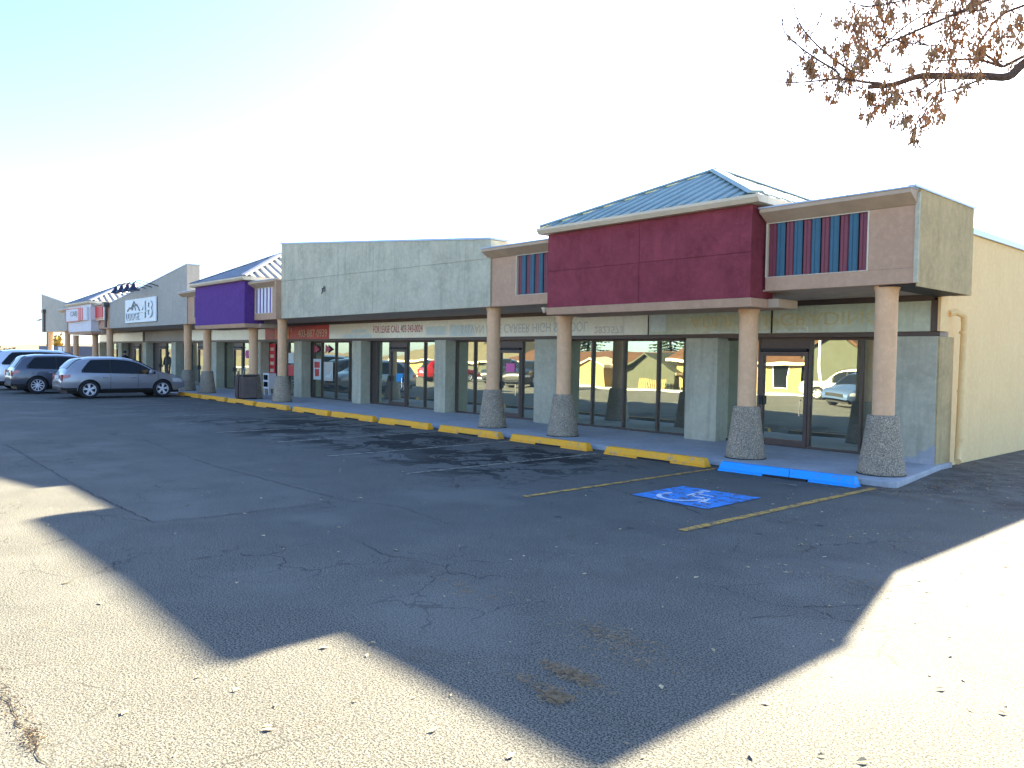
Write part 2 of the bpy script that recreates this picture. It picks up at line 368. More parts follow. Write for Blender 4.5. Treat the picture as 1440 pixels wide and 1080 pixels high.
rc = random.Random(3)
def ribbon(pts, w0, w1, z=.004, step=.09, jag=.02):
    mb = MB(); P = []
    for a, b in zip(pts[:-1], pts[1:]):
        a, b = Vector(a), Vector(b); n = max(1, int((b-a).length/step))
        for i in range(n): P.append(a.lerp(b, i/n))
    P.append(Vector(pts[-1])); vs = []
    for i, p in enumerate(P):
        t = (P[min(i+1,len(P)-1)]-P[max(i-1,0)]).normalized(); nrm = Vector((-t.y, t.x)); p = p+nrm*rc.uniform(-jag, jag)
        wd = rc.uniform(w0, w1)
        if i in (0, len(P)-1): wd = .001
        vs += [(p.x+nrm.x*wd, p.y+nrm.y*wd, z), (p.x-nrm.x*wd*rc.uniform(.5,1), p.y-nrm.y*wd, z)]
    mb.add(vs, [(2*i,2*i+1,2*i+3,2*i+2) for i in range(len(P)-1)]); return mb
CRACKS=[
  [(-18.69,2.92),(-14.95,2.85),(-11.97,2.80),(-9.30,2.87),(-9.20,3.51),(-9.19,4.31),(-9.15,5.08)],
  [(-18.36,5.41),(-15.83,5.21),(-13.36,5.10),(-10.97,5.20),(-9.47,5.25)],
  [(-15.15,2.28),(-14.95,2.85)],
  [(-18.61,2.81),(-18.56,4.32)],
  [(-10.42,2.25),(-9.89,2.61),(-9.30,2.87)],
  [(-7.08,4.22),(-6.80,4.18),(-6.41,4.13),(-6.04,4.34)],
  [(-8.94,8.93),(-7.85,8.91),(-7.02,8.72),(-6.20,8.59),(-5.72,8.30)],
  [(-6.15,9.17),(-5.35,8.93),(-4.73,8.69)],
  [(-5.17,0.77),(-4.77,0.77),(-4.44,0.81),(-4.12,0.79)],
  [(-9.55,5.14),(-8.45,5.61),(-7.07,5.46)],
  [(-3.08,6.52),(-2.77,6.44)],
  [(-6.62,17.41),(-4.99,15.36),(-3.73,13.96)],
  [(-3.18,5.24),(-2.98,5.62)],
  [(-13.76,9.12),(-10.98,8.47),(-9.71,8.38),(-8.82,8.97)],
  [(-17.44,8.89),(-13.09,8.02),(-10.91,7.81)],
]

for i, c in enumerate(CRACKS):
    wmax = .012 if i in (0, 1, 3, 6) else .006
    tag(ribbon(c, .002, wmax, .004, .07, .022).build('asphalt_crack', 'crack'), kind='structure')

# painted marks
def line(name, m, x0, y0, x1, y1, wd, z=.0045, parent=None):
    a, b = Vector((x0,y0)), Vector((x1,y1)); t = (b-a).normalized(); n = Vector((-t.y,t.x))*wd/2
    mb = MB().add([(a.x-n.x,a.y-n.y,z),(b.x-n.x,b.y-n.y,z),(b.x+n.x,b.y+n.y,z),(a.x+n.x,a.y+n.y,z)], [(0,1,2,3)])
    return mb.build(name, m, parent)
for i in range(24):
    x = -5.28-2.71*i + (.02*math.sin(i*3))
    if i == 0: line('stall_line', 'yellowline', x-.03, 7.35, x+.02, 12.2, .115, .0065)
    elif i == 1: line('stall_line', 'yellowline', x+.01, 7.38, x, 12.0, .10, .0065)
    else: line('stall_line', 'whiteline', x+.03, 7.3+.1*math.sin(i*2), x, 11.9, .085, .0065)
for o in list(COL.objects):
    if o.name.startswith('stall_line'): tag(o, kind='structure')
tag(line('stall_line', 'whiteline', -6.55, 11.42, -6.13, 11.47, .05, .0065), kind='structure')
bz = .0085
b = MB().add([(-7.16,8.70,bz),(-5.86,8.66,bz),(-5.88,10.0,bz),(-7.18,9.93,bz)], [(0,1,2,3)]).build('painted_square', 'bluepaint')
tag(b, kind='structure')
def arc(mb, cx, cy, r0, r1, a0, a1, z, n=28):
    vs = []
    for i in range(n+1):
        a = R(a0+(a1-a0)*i/n); vs += [(cx+r0*math.cos(a), cy+r0*math.sin(a), z), (cx+r1*math.cos(a), cy+r1*math.sin(a), z)]
    mb.add(vs, [(2*i,2*i+1,2*i+3,2*i+2) for i in range(n)])
sy_ = MB(); z = .0125
arc(sy_, -6.62, 9.13, .27, .345, 150, 372, z)
arc(sy_, -6.67, 9.78, .0, .085, 0, 360, z, 18)
def seg(x0,y0,x1,y1,wd):
    a, b = Vector((x0,y0)), Vector((x1,y1)); n = Vector((-(b-a).y,(b-a).x)).normalized()*wd/2
    sy_.add([(a.x-n.x,a.y-n.y,z),(b.x-n.x,b.y-n.y,z),(b.x+n.x,b.y+n.y,z),(a.x+n.x,a.y+n.y,z)], [(0,1,2,3)])
seg(-6.66,9.68,-6.60,9.27,.10); seg(-6.64,9.50,-6.33,9.50,.065); seg(-6.60,9.30,-6.30,9.30,.08); seg(-6.31,9.34,-6.17,8.96,.085); seg(-6.19,8.97,-6.06,9.03,.07)
tag(sy_.build('wheelchair_symbol', 'whitepaint'), kind='structure')

# ------------------------------------------------------------------ strip mall
mall = tag(empty('strip_mall', (-5.5, 15.4, 0)), 'long single storey strip mall with concrete columns, coloured boxes and hipped roofs', 'building')
def part(mb, name, m, parent=None, **k):
    """mesh written in world coordinates, parented below the mall"""
    p = parent or mall
    o = mb.build(name, m, None, **k); o.parent = p; o.matrix_parent_inverse = Matrix.Translation(-world_of(p)); return o
def world_of(o):
    v = Vector((0,0,0))
    while o:
        v += Vector(o.location) + o.matrix_parent_inverse.translation; o = o.parent
    return v
def attach(o, p): o.parent = p; o.matrix_parent_inverse = Matrix.Translation(-world_of(p)); return o
def ptext(*a, parent=None, **k):
    o = text(a[0], a[1], a[2], None, *a[3:], **k); return attach(o, parent or mall)

part(MB().box(-5.86, -5.56, 15.75, 42, 0, 4.46), 'side_wall', 'cream')
part(MB().box(-5.90, -5.50, 15.30, 42, 4.463, 4.58), 'roof_edge', 'coping')
part(MB().box(-62, -61.7, 15.75, 42, 0, 4.46), 'end_wall', 'green2')
part(MB().box(-62, -5.56, 41.7, 42, 0, 4.46), 'rear_wall', 'cream')
part(MB().box(-67.3, -5.05, 13.3, 15.19, 4.25, 4.40), 'roof_slab', 'soffit'); part(MB().box(-61.9, -5.6, 15.2, 41.69, 4.25, 4.40), 'roof_slab', 'soffit')
part(MB().box(-61.7, -5.5, 15.39, 15.62, 2.53, 4.25), 'upper_wall', 'tan')
part(MB().box(-61.7, -5.52, 15.36, 15.76, 2.44, 2.527), 'header_beam', 'bronze')
part(MB().box(-61.7, -5.86, 23, 23.2, .1, 3.2), 'interior_wall', 'interior')
for i in range(11):
    x = -10.5-5.03*i; part(MB().box(x-.06, x+.06, 15.9, 23, .105, 2.8), 'interior_wall', 'interior')
part(MB().box(-61.7, -5.87, 15.9, 23, .0, .104), 'interior_floor', 'interiorfloor')
part(MB().box(-61.7, -5.87, 15.78, 23, 2.8, 2.9), 'interior_ceiling', 'interior')
# soffits
part(MB().box(-67.3, -5.03, 12.95, 15.38, 3.20, 3.23), 'soffit', 'soffit')
part(MB().box(-61.7, -5.6, 15.26, 15.385, 3.10, 3.197), 'soffit_edge', 'bronze')
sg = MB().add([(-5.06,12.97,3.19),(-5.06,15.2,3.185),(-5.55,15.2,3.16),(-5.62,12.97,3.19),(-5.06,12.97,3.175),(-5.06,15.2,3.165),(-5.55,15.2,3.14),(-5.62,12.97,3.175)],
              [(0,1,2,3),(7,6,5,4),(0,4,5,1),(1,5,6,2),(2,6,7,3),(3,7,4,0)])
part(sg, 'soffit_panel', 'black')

# pillars at the shop fronts
PIL = [(-6.42,-5.50),(-10.98,-10.12),(-16.12,-15.24),(-20.88,-20.28),(-26.12,-25.50),(-30.92,-30.22),(-34.95,-34.25),(-40.55,-39.45),(-46.1,-45.4),(-51.3,-50.6),(-56.4,-55.7),(-61.6,-60.9)]
for i, (a, b_) in enumerate(PIL):
    d = 15.74 if i else 15.9
    o = part(MB().box(a, b_, 15.20, d, .06, 2.437), 'pillar', 'pillar', bevel=.012)
# olive return and broken render at the foot of the end pillar
part(MB().box(-5.498, -5.47, 15.22, 15.9, .0, 2.43), 'pillar_return', 'olive')
part(MB().add([(-6.36,15.195,.0),(-5.49,15.195,.0),(-5.49,15.195,.46),(-5.58,15.195,.40),(-5.66,15.195,.33),(-5.74,15.195,.35),(-5.80,15.195,.22),(-5.93,15.195,.19),(-6.08,15.195,.21),(-6.36,15.195,.16),
               (-6.36,15.23,.0),(-5.49,15.23,.0),(-5.49,15.23,.46),(-5.58,15.23,.40),(-5.66,15.23,.33),(-5.74,15.23,.35),(-5.80,15.23,.22),(-5.93,15.23,.19),(-6.08,15.23,.21),(-6.36,15.23,.16)],
              [tuple(range(10))]+[(i,i+10,(i+1)%10+10,(i+1)%10) for i in range(10)]), 'bare_render', 'concrete')
part(MB().box(-5.52, -5.47, 15.22, 15.7, 2.53, 3.195), 'upper_return', 'cream')

# shop windows and doors --------------------------------------------------
def pane(x0, x1, z0, z1, parent, tilt=.0, y=15.665, name='pane'):
    h = z1-z0; dy = math.tan(tilt)*h
    mb = MB().add([(x0,y,z0),(x1,y,z0),(x1,y+dy,z1),(x0,y+dy,z1)], [(0,1,2,3)])
    return part(mb, name, 'glass', parent)
def bay(xs, doors, tilt=.0035, blind=()):
    w = part(MB().box(xs[0], xs[-1], 15.62, 15.70, .10, .155), 'window', 'bronze'); part(MB().box(xs[0], xs[-1], 15.62, 15.70, 2.385, 2.437), 'head_rail', 'bronze', w)
    for i, x in enumerate(xs):
        a = .026
        part(MB().box(x-a, x+a, 15.61, 15.71, .155, 2.385), 'mullion', 'bronze', w)
    for i, (a, b_) in enumerate(zip(xs[:-1], xs[1:])):
        t = tilt*(1+.12*math.sin(a*7))
        if i in blind:
            part(MB().box(a+.03, b_-.03, 15.64, 15.69, .155, 2.385), 'solid_panel', 'bronze', w); continue
        if i in doors:
            d = part(MB().box(a+.035, a+.115, 15.60, 15.67, .13, 2.14).box(b_-.115, b_-.035, 15.60, 15.67, .13, 2.14)
                     .box(a+.115, b_-.115, 15.60, 15.67, 2.05, 2.14).box(a+.115, b_-.115, 15.60, 15.67, .13, .26), 'door', 'bronze')
            pane(a+.11, b_-.11, .24, 2.07, d, t, 15.645)
            part(MB().tube([(b_-.17,15.60,1.12),(b_-.17,15.53,1.12),(b_-.17,15.53,.78),(b_-.17,15.60,.78)], .014, 6), 'handle', 'chrome', d, smooth=True)
            part(MB().box(a+.04, a+.13, 15.565, 15.598, .98, 1.18), 'lock', 'black', d)
            part(MB().box(a+.035, b_-.035, 15.62, 15.69, 2.20, 2.385), 'transom', 'bronze', w)
            part(MB().box(a+.05, b_-.05, 15.56, 15.615, 2.15, 2.21), 'door_closer', 'black', d)
        else:
            pane(a+.03, b_-.03, .15, 2.39, w, t)
bay([-10.25,-9.32,-8.14,-7.05,-6.43], {1}, .0058)
bay([-15.22,-14.30,-13.20,-12.11,-10.99], {}, .0060)
bay([-20.26,-19.32,-18.15,-17.09,-16.14], {2}, .0035)
bay([-25.48,-25.05,-24.20,-23.10,-22.03,-20.90], {2}, .0035, {0})
bay([-30.20,-29.98,-29.29,-28.14,-27.06,-26.13], {}, .003, {0})
bay([-34.2,-33.3,-32.3,-31.6,-30.94], {1}, .003)
bay([-39.4,-38.3,-37.2,-36.1,-34.97], {1}, .003)
bay([-45.38,-44.2,-43.1,-41.9,-40.57], {2}, .003, {0})
bay([-50.56,-49.4,-48.2,-47.1,-46.12], {1}, .003, {0})
bay([-55.6,-54.4,-53.3,-52.4,-51.32], {1}, .003, {0})
bay([-60.85,-59.7,-58.4,-57.3,-56.42], {2}, .003)

# fascia sign panels ------------------------------------------------------
FZ0, FZ1 = 2.532, 3.09
segs = [(-8.84,-5.66,'fasciagreen'),(-12.16,-8.87,'fasciagreen'),(-12.95,-12.18,'fascia'),(-15.43,-12.96,'fascia'),(-20.32,-15.44,'fascia'),(-28.08,-20.33,'fascia'),
        (-31.2,-28.09,'signred'),(-33.95,-31.21,'signred'),(-38.6,-33.97,'fascia'),(-44.0,-38.61,'fascia'),(-51.2,-44.03,'green2'),(-56.2,-51.4,'fascia'),(-61.3,-56.22,'fascia')]
FP = [part(MB().box(a, b_, 15.30, 15.385, FZ0, FZ1), 'sign_panel', m) for a, b_, m in segs]
part(MB().box(-5.655, -5.535, 15.27, 15.385, FZ0, 3.095), 'sign_frame', 'bronze')
part(MB().box(-51.39, -51.21, 15.24, 15.385, FZ0, 3.095), 'sign_frame', 'bronze')
part(MB().box(-8.868, -8.842, 15.28, 15.33, FZ0, FZ1), 'joint', 'black')
part(MB().box(-12.178, -12.162, 15.28, 15.33, FZ0, FZ1), 'joint', 'black')
ptext('ghost_lettering', 'ADULT UPGRADING', 'ghost', -10.95, -6.55, 2.68, 2.95, 15.299, depth=.003, flip=True, parent=FP[0])
ptext('unit_number', '3', 'white', -8.12, -8.02, 2.54, 2.66, 15.297, depth=.003, parent=FP[0])
ptext('ghost_lettering', 'SYLVAN LAKE CAREER HIGH SCHOOL', 'ghostgrey', -19.6, -14.2, 2.64, 2.90, 15.299, depth=.003, flip=True, parent=FP[4])
ptext('ghost_lettering', '2823573', 'ghostgrey', -13.95, -12.98, 2.585, 2.76, 15.299, depth=.003, flip=True, parent=FP[3])
ptext('ghost_lettering', 'ALBERTA DISTRICT AB', 'ghostgrey', -14.6, -12.5, 3.0, 3.075, 15.299, depth=.003, parent=FP[3])
ptext('lettering', 'FOR LEASE CALL 403-343-0024', 'redtext', -24.80, -21.70, 2.72, 2.97, 15.297, depth=.004, parent=FP[5])
ptext('lettering', '403-887-0939', 'trim', -30.75, -28.25, 2.62, 2.92, 15.297, depth=.004, parent=FP[6])
ptext('lettering', 'PIZZA', 'trim', -32.35, -31.3, 2.84, 3.0, 15.297, depth=.004, parent=FP[7], shear=.3)
ptext('lettering', 'JR', 'trim', -33.3, -33.0, 2.62, 2.8, 15.297, depth=.004, parent=FP[7])
part(MB().box(-32.9, -31.55, 15.285, 15.30, 2.56, 3.06), 'orange_panel', mat('orange_panel', (.75,.27,.12), .5, .2, 3), FP[7])
# pale patches of overpaint
for a, b_, z0, z1, k in [(-27.0,-24.95,2.54,2.72,0),(-26.3,-25.3,2.72,2.9,0),(-21.5,-20.4,2.6,2.92,0),(-20.2,-19.0,2.56,2.95,4),(-15.4,-15.0,2.6,2.9,4),(-12.1,-11.65,2.60,3.03,1),(-10.4,-8.9,2.54,2.60,1),(-8.75,-8.1,2.54,2.62,0)]:
    pts = []
    n = 12
    for i in range(n): pts.append((a+(b_-a)*i/(n-1), z0+rc.uniform(0,.02)))
    for i in range(n): pts.append((b_-(b_-a)*i/(n-1), z1-rc.uniform(0,.06)))
    mb = MB().add([(x,15.2975,zz) for x,zz in pts], [tuple(range(2*n))])
    part(mb, 'overpaint', 'palepaint', FP[4 if k==4 else (5 if a < -20 else 1)])

# concrete columns --------------------------------------------------------
def column(x, top=3.198, capz=True):
    c = part(MB().lathe([(.172,1.04),(.175,top-.10),(.20,top-.03),(.205,top)], (x,13.2,0), 28), 'column', 'shaft', smooth=True)
    part(MB().lathe([(.30,.06),(.355,.10),(.368,.13),(.36,.2),(.30,.62),(.255,.98),(.243,1.06),(.225,1.08),(.17,1.08)], (x,13.2,0), 32), 'column_base', 'aggregate', c, smooth=True)
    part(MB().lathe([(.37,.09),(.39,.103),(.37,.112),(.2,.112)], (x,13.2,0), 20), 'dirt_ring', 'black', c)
for x, t in [(-5.58,3.198),(-8.12,2.902),(-12.98,2.902),(-15.55,3.198),(-27.80,3.198),(-30.40,2.902),(-35.30,2.902),(-37.75,3.198),(-50.7,3.198),(-53.9,2.902),(-58.7,2.902),(-61.0,3.198),(-66.2,3.198)]:
    column(x, t)

# tan framed boxes with corrugated slats ---------------------------------
def tan_box(x0, x1, s0, s1, cols, endL=False, endR=False, n=11, side='tan'):
    """x0..x1 the box, s0..s1 the slatted opening"""
    b = part(MB().box(x0, x1, 12.90, 13.0, 3.203, 3.44), 'canopy_box', 'tan')
    part(MB().box(x0, s0-.03, 12.903, 13.0, 3.443, 4.42), 'jamb', 'tan', b) if s0-.03-x0 > .02 else None
    part(MB().box(s1+.03, x1, 12.903, 13.0, 3.443, 4.42), 'jamb', 'tan', b) if x1-s1-.03 > .02 else None
    part(MB().box(s0, s1, 12.99, 13.02, 3.443, 4.42), 'backing', 'black', b)
    for q in (MB().box(s0-.028, s0, 12.898, 12.99, 3.443, 4.42), MB().box(s1, s1+.028, 12.898, 12.99, 3.443, 4.42), MB().box(s0, s1, 12.898, 12.93, 4.405, 4.42), MB().box(s0, s1, 12.898, 12.93, 3.443, 3.455)):
        part(q, 'slat_frame', 'trim', b)
    wd = (s1-s0)/n
    for i in range(n):
        a = s0+i*wd+.004; y = 12.92 if i % 2 else 12.945
        prof = [(a, y+.02),(a+.02, y),(a+wd*.38, y),(a+wd*.42, y+.008),(a+wd*.5, y),(a+wd-.028, y),(a+wd-.008, y+.02),(a+wd-.008, y+.035),(a, y+.035)]
        part(MB().prism(prof, 3.456, 4.404, 'z'), 'slat', cols[i % len(cols)], b)
    xl, xr = x0-(.12 if endL else 0), x1+(.0 if endR else 0)
    part(MB().prism([(12.895,4.424),(12.64,4.575),(12.64,4.64),(13.1,4.64),(13.1,4.424)], xl, xr), 'cornice', 'cornice', b)
    part(MB().box(xl-.01, xr+.01, 12.62, 13.15, 4.643, 4.668), 'coping', 'coping', b)
    return b
B = tan_box(-7.62, -5.03, -7.60, -5.80, ['slatred','slatblue'], False, True, 11)
# stucco end of the right-hand box
part(MB().box(-5.028, -5.00, 12.93, 15.28, 3.15, 4.66), 'end_panel', 'olive', B)
part(MB().box(-5.3, -5.028, 15.20, 15.28, 3.15, 4.66), 'end_panel', 'olive', B)
part(MB().box(-5.10, -4.98, 12.70, 15.31, 4.663, 4.70), 'coping', 'coping', B)
part(MB().box(-5.05, -4.99, 12.875, 12.925, 3.203, 4.60), 'corner_bead', 'green', B)
tan_box(-15.30, -12.85, -14.36, -12.87, ['slatred','slatblue'], True, False, 10)
tan_box(-29.62, -27.32, -29.55, -28.05, ['slatpurple','slatwhite'], False, False, 10)
part(MB().box(-27.33, -27.22, 12.66, 13.0, 3.203, 4.62), 'end_return', 'tan')
tan_box(-37.35, -34.82, -36.15, -34.85, ['slatpurple','slatwhite'], True, False, 8)
tan_box(-51.98, -49.45, -51.95, -51.5, ['signred','signred'], False, False, 3)
tan_box(-61.0, -57.42, -58.2, -57.6, ['slatwhite','slatwhite'], True, False, 3)

# coloured boxes that stand proud ----------------------------------------
def sign_box(x0, x1, m, seamx, name='sign_box', z0=3.07, z1=4.715):
    y0 = 12.50; g = .0035
    b = part(MB().box(x0+.05, x1-.012, y0+.04, 13.3, z0+.002, z1), name, m)
    zs = 3.88; xs = seamx
    cells = []
    if xs is None: cells = [(x0, x1-.0, z0, z1)]
    else: cells = [(x0,xs-g,z0,zs-g*.6),(xs+g,x1,z0,zs-g*.6),(x0,xs-g,zs+g*.6,z1),(xs+g,x1,zs+g*.6,z1)]
    for c in cells: part(MB().box(c[0], c[1], y0, y0+.038, c[2], c[3]), 'panel', m, b, bevel=.006)
    part(MB().prism([(y0-.03,z0-.005),(y0+.02,z0-.165),(y0+1.25,z0-.165),(y0+1.25,z0-.005)], x0-.03, x1+.03), 'beam', 'tan', b, bevel=.008)
    part(MB().box(x1+.032, x1+.24, y0+.55, y0+1.25, z0-.16, z0+.0), 'beam_end', 'cornice', b, bevel=.01)
    return b
def hip_roof(x0, x1, apex, m, mr, mside, sunlit_side):
    y0, y1 = 12.36, 18.12; z0 = 4.86; ax, ay, az_ = apex
    r = part(MB().add([(x0,y0,z0),(x1,y0,z0),(x1,y1,z0),(x0,y1,z0),(ax,ay,az_)], [(0,1,4),(1,2,4),(2,3,4),(3,0,4),(3,2,1,0)]), 'roof', m)
    # gutter trim
    for q in (MB().prism([(y0-.0,4.722),(y0-.06,4.80),(y0-.06,4.852),(y0+.25,4.852),(y0+.25,4.722)], x0-.06, x1+.06), MB().box(x1-.2, x1+.06, y0+.26, y1, 4.722, 4.852), MB().box(x0-.06, x0+.2, y0+.26, y1, 4.722, 4.852)):
        part(q, 'gutter', 'trim', r)
    def rib(p, q, nrm, wd, h, mm, name='roof_rib'):
        p, q = Vector(p), Vector(q); t = (q-p).normalized(); s = t.cross(nrm).normalized()*wd/2; u = nrm*h; o = nrm*.003
        part(MB().add([p-s+o,p+s+o,p+s*.55+u,p-s*.55+u,q-s+o,q+s+o,q+s*.55+u,q-s*.55+u], [(0,1,2,3),(7,6,5,4),(1,5,6,2),(3,2,6,7),(0,3,7,4),(0,4,5,1)]), name, mm, r)
    nf = Vector((0, -(az_-z0), ay-y0)).normalized(); ns = Vector((az_-z0, 0, x1-ax)).normalized()
    n = 17
    for i in range(1, n):
        x = x0+(x1-x0)*i/n; k = min((x-x0)/(ax-x0), (x1-x)/(x1-ax), 1)*.965
        rib((x, y0-.02, z0), (x, y0+(ay-y0)*k, z0+(az_-z0)*k), nf, .085, .035, mr)
    n = 15
    for i in range(1, n):
        y = y0+(y1-y0)*i/n; k = min((y-y0)/(ay-y0), (y1-y)/(y1-ay), 1)*.965
        rib((x1+.02, y, z0), (x1+(ax-x1)*k, y, z0+(az_-z0)*k), ns, .2 if sunlit_side else .085, .05 if sunlit_side else .035, mside)
    for c in ((x0,y0),(x1,y0),(x1,y1),(x0,y1)):
        d = (Vector((ax,ay,az_))-Vector((c[0],c[1],z0))); nn = Vector((0,0,1)); nn = (nn-d.normalized()*nn.dot(d.normalized())).normalized()
        rib((c[0],c[1],z0+.01), (ax,ay,az_+.01), nn, .30, .05, m, 'hip_cap')
    return r
sign_box(-12.86, -7.68, 'maroon', -10.22)
hip_roof(-12.98, -7.52, (-10.33,15.25,6.2), 'roof', 'roof', 'roof', False)
sign_box(-34.84, -29.62, 'purple', None)
hip_roof(-35.0, -29.42, (-32.4,15.3,6.24), 'roof_grey', 'roof_grey', 'rib_sunlit', True)
W = sign_box(-57.5, -52.0, 'whitewall', None)
hip_roof(-57.6, -51.8, (-54.9,15.3,6.28), 'roof_grey', 'roof_grey', 'rib_sunlit', True)

# tall sloping parapet walls ---------------------------------------------
def parapet(x0, z0t, x1, z1t, m, xs, split=.52):
    """x0<x1 ; top runs from z0t to z1t ; built of separate cement panels with open joints"""
    zb = 3.203; top = lambda x: z0t+(z1t-z0t)*(x-x0)/(x1-x0); y0, y1 = 12.86, 13.45
    b = part(MB().add([(x0,y0+.03,zb),(x1,y0+.03,zb),(x1,y0+.03,top(x1)-.01),(x0,y0+.03,top(x0)-.01),(x0,y1,zb),(x1,y1,zb),(x1,y1,top(x1)-.01),(x0,y1,top(x0)-.01)],
                 [(0,1,2,3),(5,4,7,6),(1,5,6,2),(4,0,3,7),(3,2,6,7),(4,5,1,0)]), 'parapet_wall', m)
    X = [x0]+xs+[x1]; g = .007
    seam = lambda x: 4.56-(x-x0)/(x1-x0)*.14 if split else None
    for a, c in zip(X[:-1], X[1:]):
        a_, c_ = a+(g if a > x0 else 0), c-(g if c < x1 else 0)
        rows = [(lambda x: zb, lambda x: seam(x)-g*.6), (lambda x: seam(x)+g*.6, top)] if split else [(lambda x: zb, top)]
        for lo, hi in rows:
            vs = [(a_,y0,lo(a_)),(c_,y0,lo(c_)),(c_,y0,hi(c_)),(a_,y0,hi(a_))]; vs += [(x,y0+.028,zz) for x,_,zz in vs]
            part(MB().add(vs, [(0,1,2,3),(7,6,5,4),(1,5,6,2),(0,3,7,4),(3,2,6,7),(0,4,5,1)]), 'wall_panel', m, b)
    part(MB().add([(x0-.03,y0-.03,top(x0)),(x1+.03,y0-.03,top(x1)),(x1+.03,y1+.03,top(x1)),(x0-.03,y1+.03,top(x0)),(x0-.03,y0-.03,top(x0)+.05),(x1+.03,y0-.03,top(x1)+.05),(x1+.03,y1+.03,top(x1)+.05),(x0-.03,y1+.03,top(x0)+.05)],
                 [(0,3,2,1),(4,5,6,7),(0,1,5,4),(1,2,6,5),(2,3,7,6),(3,0,4,7)]), 'coping', 'coping', b)
    return b
P1 = parapet(-27.215, 5.92, -15.31, 4.90, 'green', [-20.9])
part(MB().tube([(-23.95,12.84,4.13),(-23.95,12.78,4.12),(-23.9,12.76,4.02),(-23.98,12.77,3.95)], .018, 5), 'cable_stub', 'black', P1)
part(MB().box(-24.02, -23.88, 12.845, 12.86, 4.02, 4.2), 'patch', 'bronze', P1)
P2 = parapet(-49.4, 4.62, -36.9, 5.92, 'green2', [], 0)
P3 = parapet(-67.5, 6.05, -59.6, 5.05, 'green2', [], 0)
part(MB().box(-67.5, -67.3, 13.0, 15.4, 3.203, 4.6), 'end_panel', 'green2')
part(MB().tube([(-66.2,12.8,3.2),(-66.2,12.8,4.6)], .09, 8), 'rain_pipe', 'bronze'); part(MB().box(-66.5,-65.9,12.65,12.85,4.6,4.85), 'rain_head', 'bronze')
part(MB().tube([(-49.6,12.7,3.25),(-49.6,12.7,4.45)], .07, 8), 'rain_pipe', 'bronze'); part(MB().box(-49.8,-49.4,12.55,12.84,4.45,4.7), 'rain_head', 'bronze')
# rainwater pipe on the cream side wall
part(MB().tube([(-5.47,15.62,2.86),(-5.40,15.75,2.90),(-5.33,15.95,2.84),(-5.33,16.0,2.68),(-5.36,16.0,.42),(-5.34,15.92,.22),(-5.28,15.75,.14)], .062, 10), 'downspout', 'cream', smooth=True)
for z in (2.5, 1.4, .5): part(MB().lathe([(.064,z),(.078,z),(.078,z+.05),(.064,z+.05)], (-5.345,16.0,0), 12), 'pipe_clamp', 'cream')
# small floodlight at the left corner of the maroon box
part(MB().lathe([(.03,-.06),(.075,.06)], (-13.0,12.55,3.02), 10).tube([(-12.95,12.6,3.05),(-13.05,12.75,3.12),(-13.0,12.9,3.2)], .02, 5), 'floodlight', 'trim')

# ------------------------------------------------------------------ shop signs
sg1 = tag(empty('shop_sign', (-43.5, 12.8, 4.04)), 'pale board reading LODGE 48 with a mountain outline on the sloping grey wall', 'sign')
part(MB().box(-46.05, -40.97, 12.76, 12.83, 3.42, 4.66), 'board', 'white', sg1, bevel=.01)
for dx, yy, mm in ((-.07, 12.755, 'darknavy'), (0, 12.73, 'white')):  # navy copy set to the left paints the letters' dark sides and shadow
    ptext('letters', 'LODGE', mm, -45.75+dx, -43.55+dx, 3.56, 3.95, yy, depth=.03, parent=sg1)
    ptext('numerals', '48', mm, -43.25+dx, -41.4+dx, 3.62, 4.5, yy, depth=.03, parent=sg1)
def stroke(mb, pts, wd, y, th):
    for (a, za), (b_, zb) in zip(pts[:-1], pts[1:]):
        d = Vector((b_-a, zb-za)); n = Vector((-d.y, d.x)).normalized()*wd/2
        q = [(a-n.x,za-n.y),(b_-n.x,zb-n.y),(b_+n.x,zb+n.y),(a+n.x,za+n.y)]
        mb.add([(x,y,z_) for x,z_ in q]+[(x,y+th,z_) for x,z_ in q], [(0,1,2,3),(7,6,5,4),(0,4,5,1),(1,5,6,2),(2,6,7,3),(3,7,4,0)])
mt = MB(); stroke(mt, [(-45.6,4.05),(-45.2,4.22),(-44.95,4.16),(-44.45,4.52),(-44.1,4.30),(-43.95,4.36),(-43.5,4.03)], .07, 12.73, .025); stroke(mt, [(-44.75,4.08),(-44.45,4.36),(-44.1,4.06)], .05, 12.728, .02)
part(mt, 'mountain_outline', 'darknavy', sg1)

sg2 = tag(empty('shop_sign', (-54.5, 12.4, 4.1)), 'white and red box sign wrapped round the corner of the white canopy box', 'sign')
part(MB().box(-57.6, -52.35, 12.36, 12.49, 3.74, 4.50), 'board', 'whitewall', sg2)
part(MB().box(-54.35, -53.7, 12.34, 12.357, 3.72, 4.53), 'stripe', 'red', sg2)
part(MB().box(-53.5, -53.25, 12.34, 12.357, 3.76, 4.5), 'stripe', 'red', sg2)
for q in (MB().box(-57.64, -57.52, 12.34, 12.357, 3.70, 4.54), MB().box(-57.515, -54.36, 12.34, 12.357, 4.50, 4.54), MB().box(-57.515, -54.36, 12.34, 12.357, 3.70, 3.74)): part(q, 'border', 'red', sg2)
ptext('lettering', 'CAB)', 'darknavy', -56.3, -54.6, 3.95, 4.35, 12.355, depth=.01, parent=sg2)
part(MB().box(-51.95, -51.85, 12.42, 13.0, 3.74, 4.50), 'side_board', 'slatwhite', sg2)
part(MB().box(-51.93, -49.95, 12.74, 12.80, 3.70, 4.62), 'corner_board', 'slatwhite', sg2)
part(MB().box(-51.85, -50.3, 12.70, 12.737, 3.86, 4.50), 'corner_panel', 'red', sg2)
part(MB().box(-51.85, -50.3, 12.70, 12.737, 3.75, 3.83), 'corner_stripe', mat('orange_stripe', (.8,.3,.1), .5), sg2)

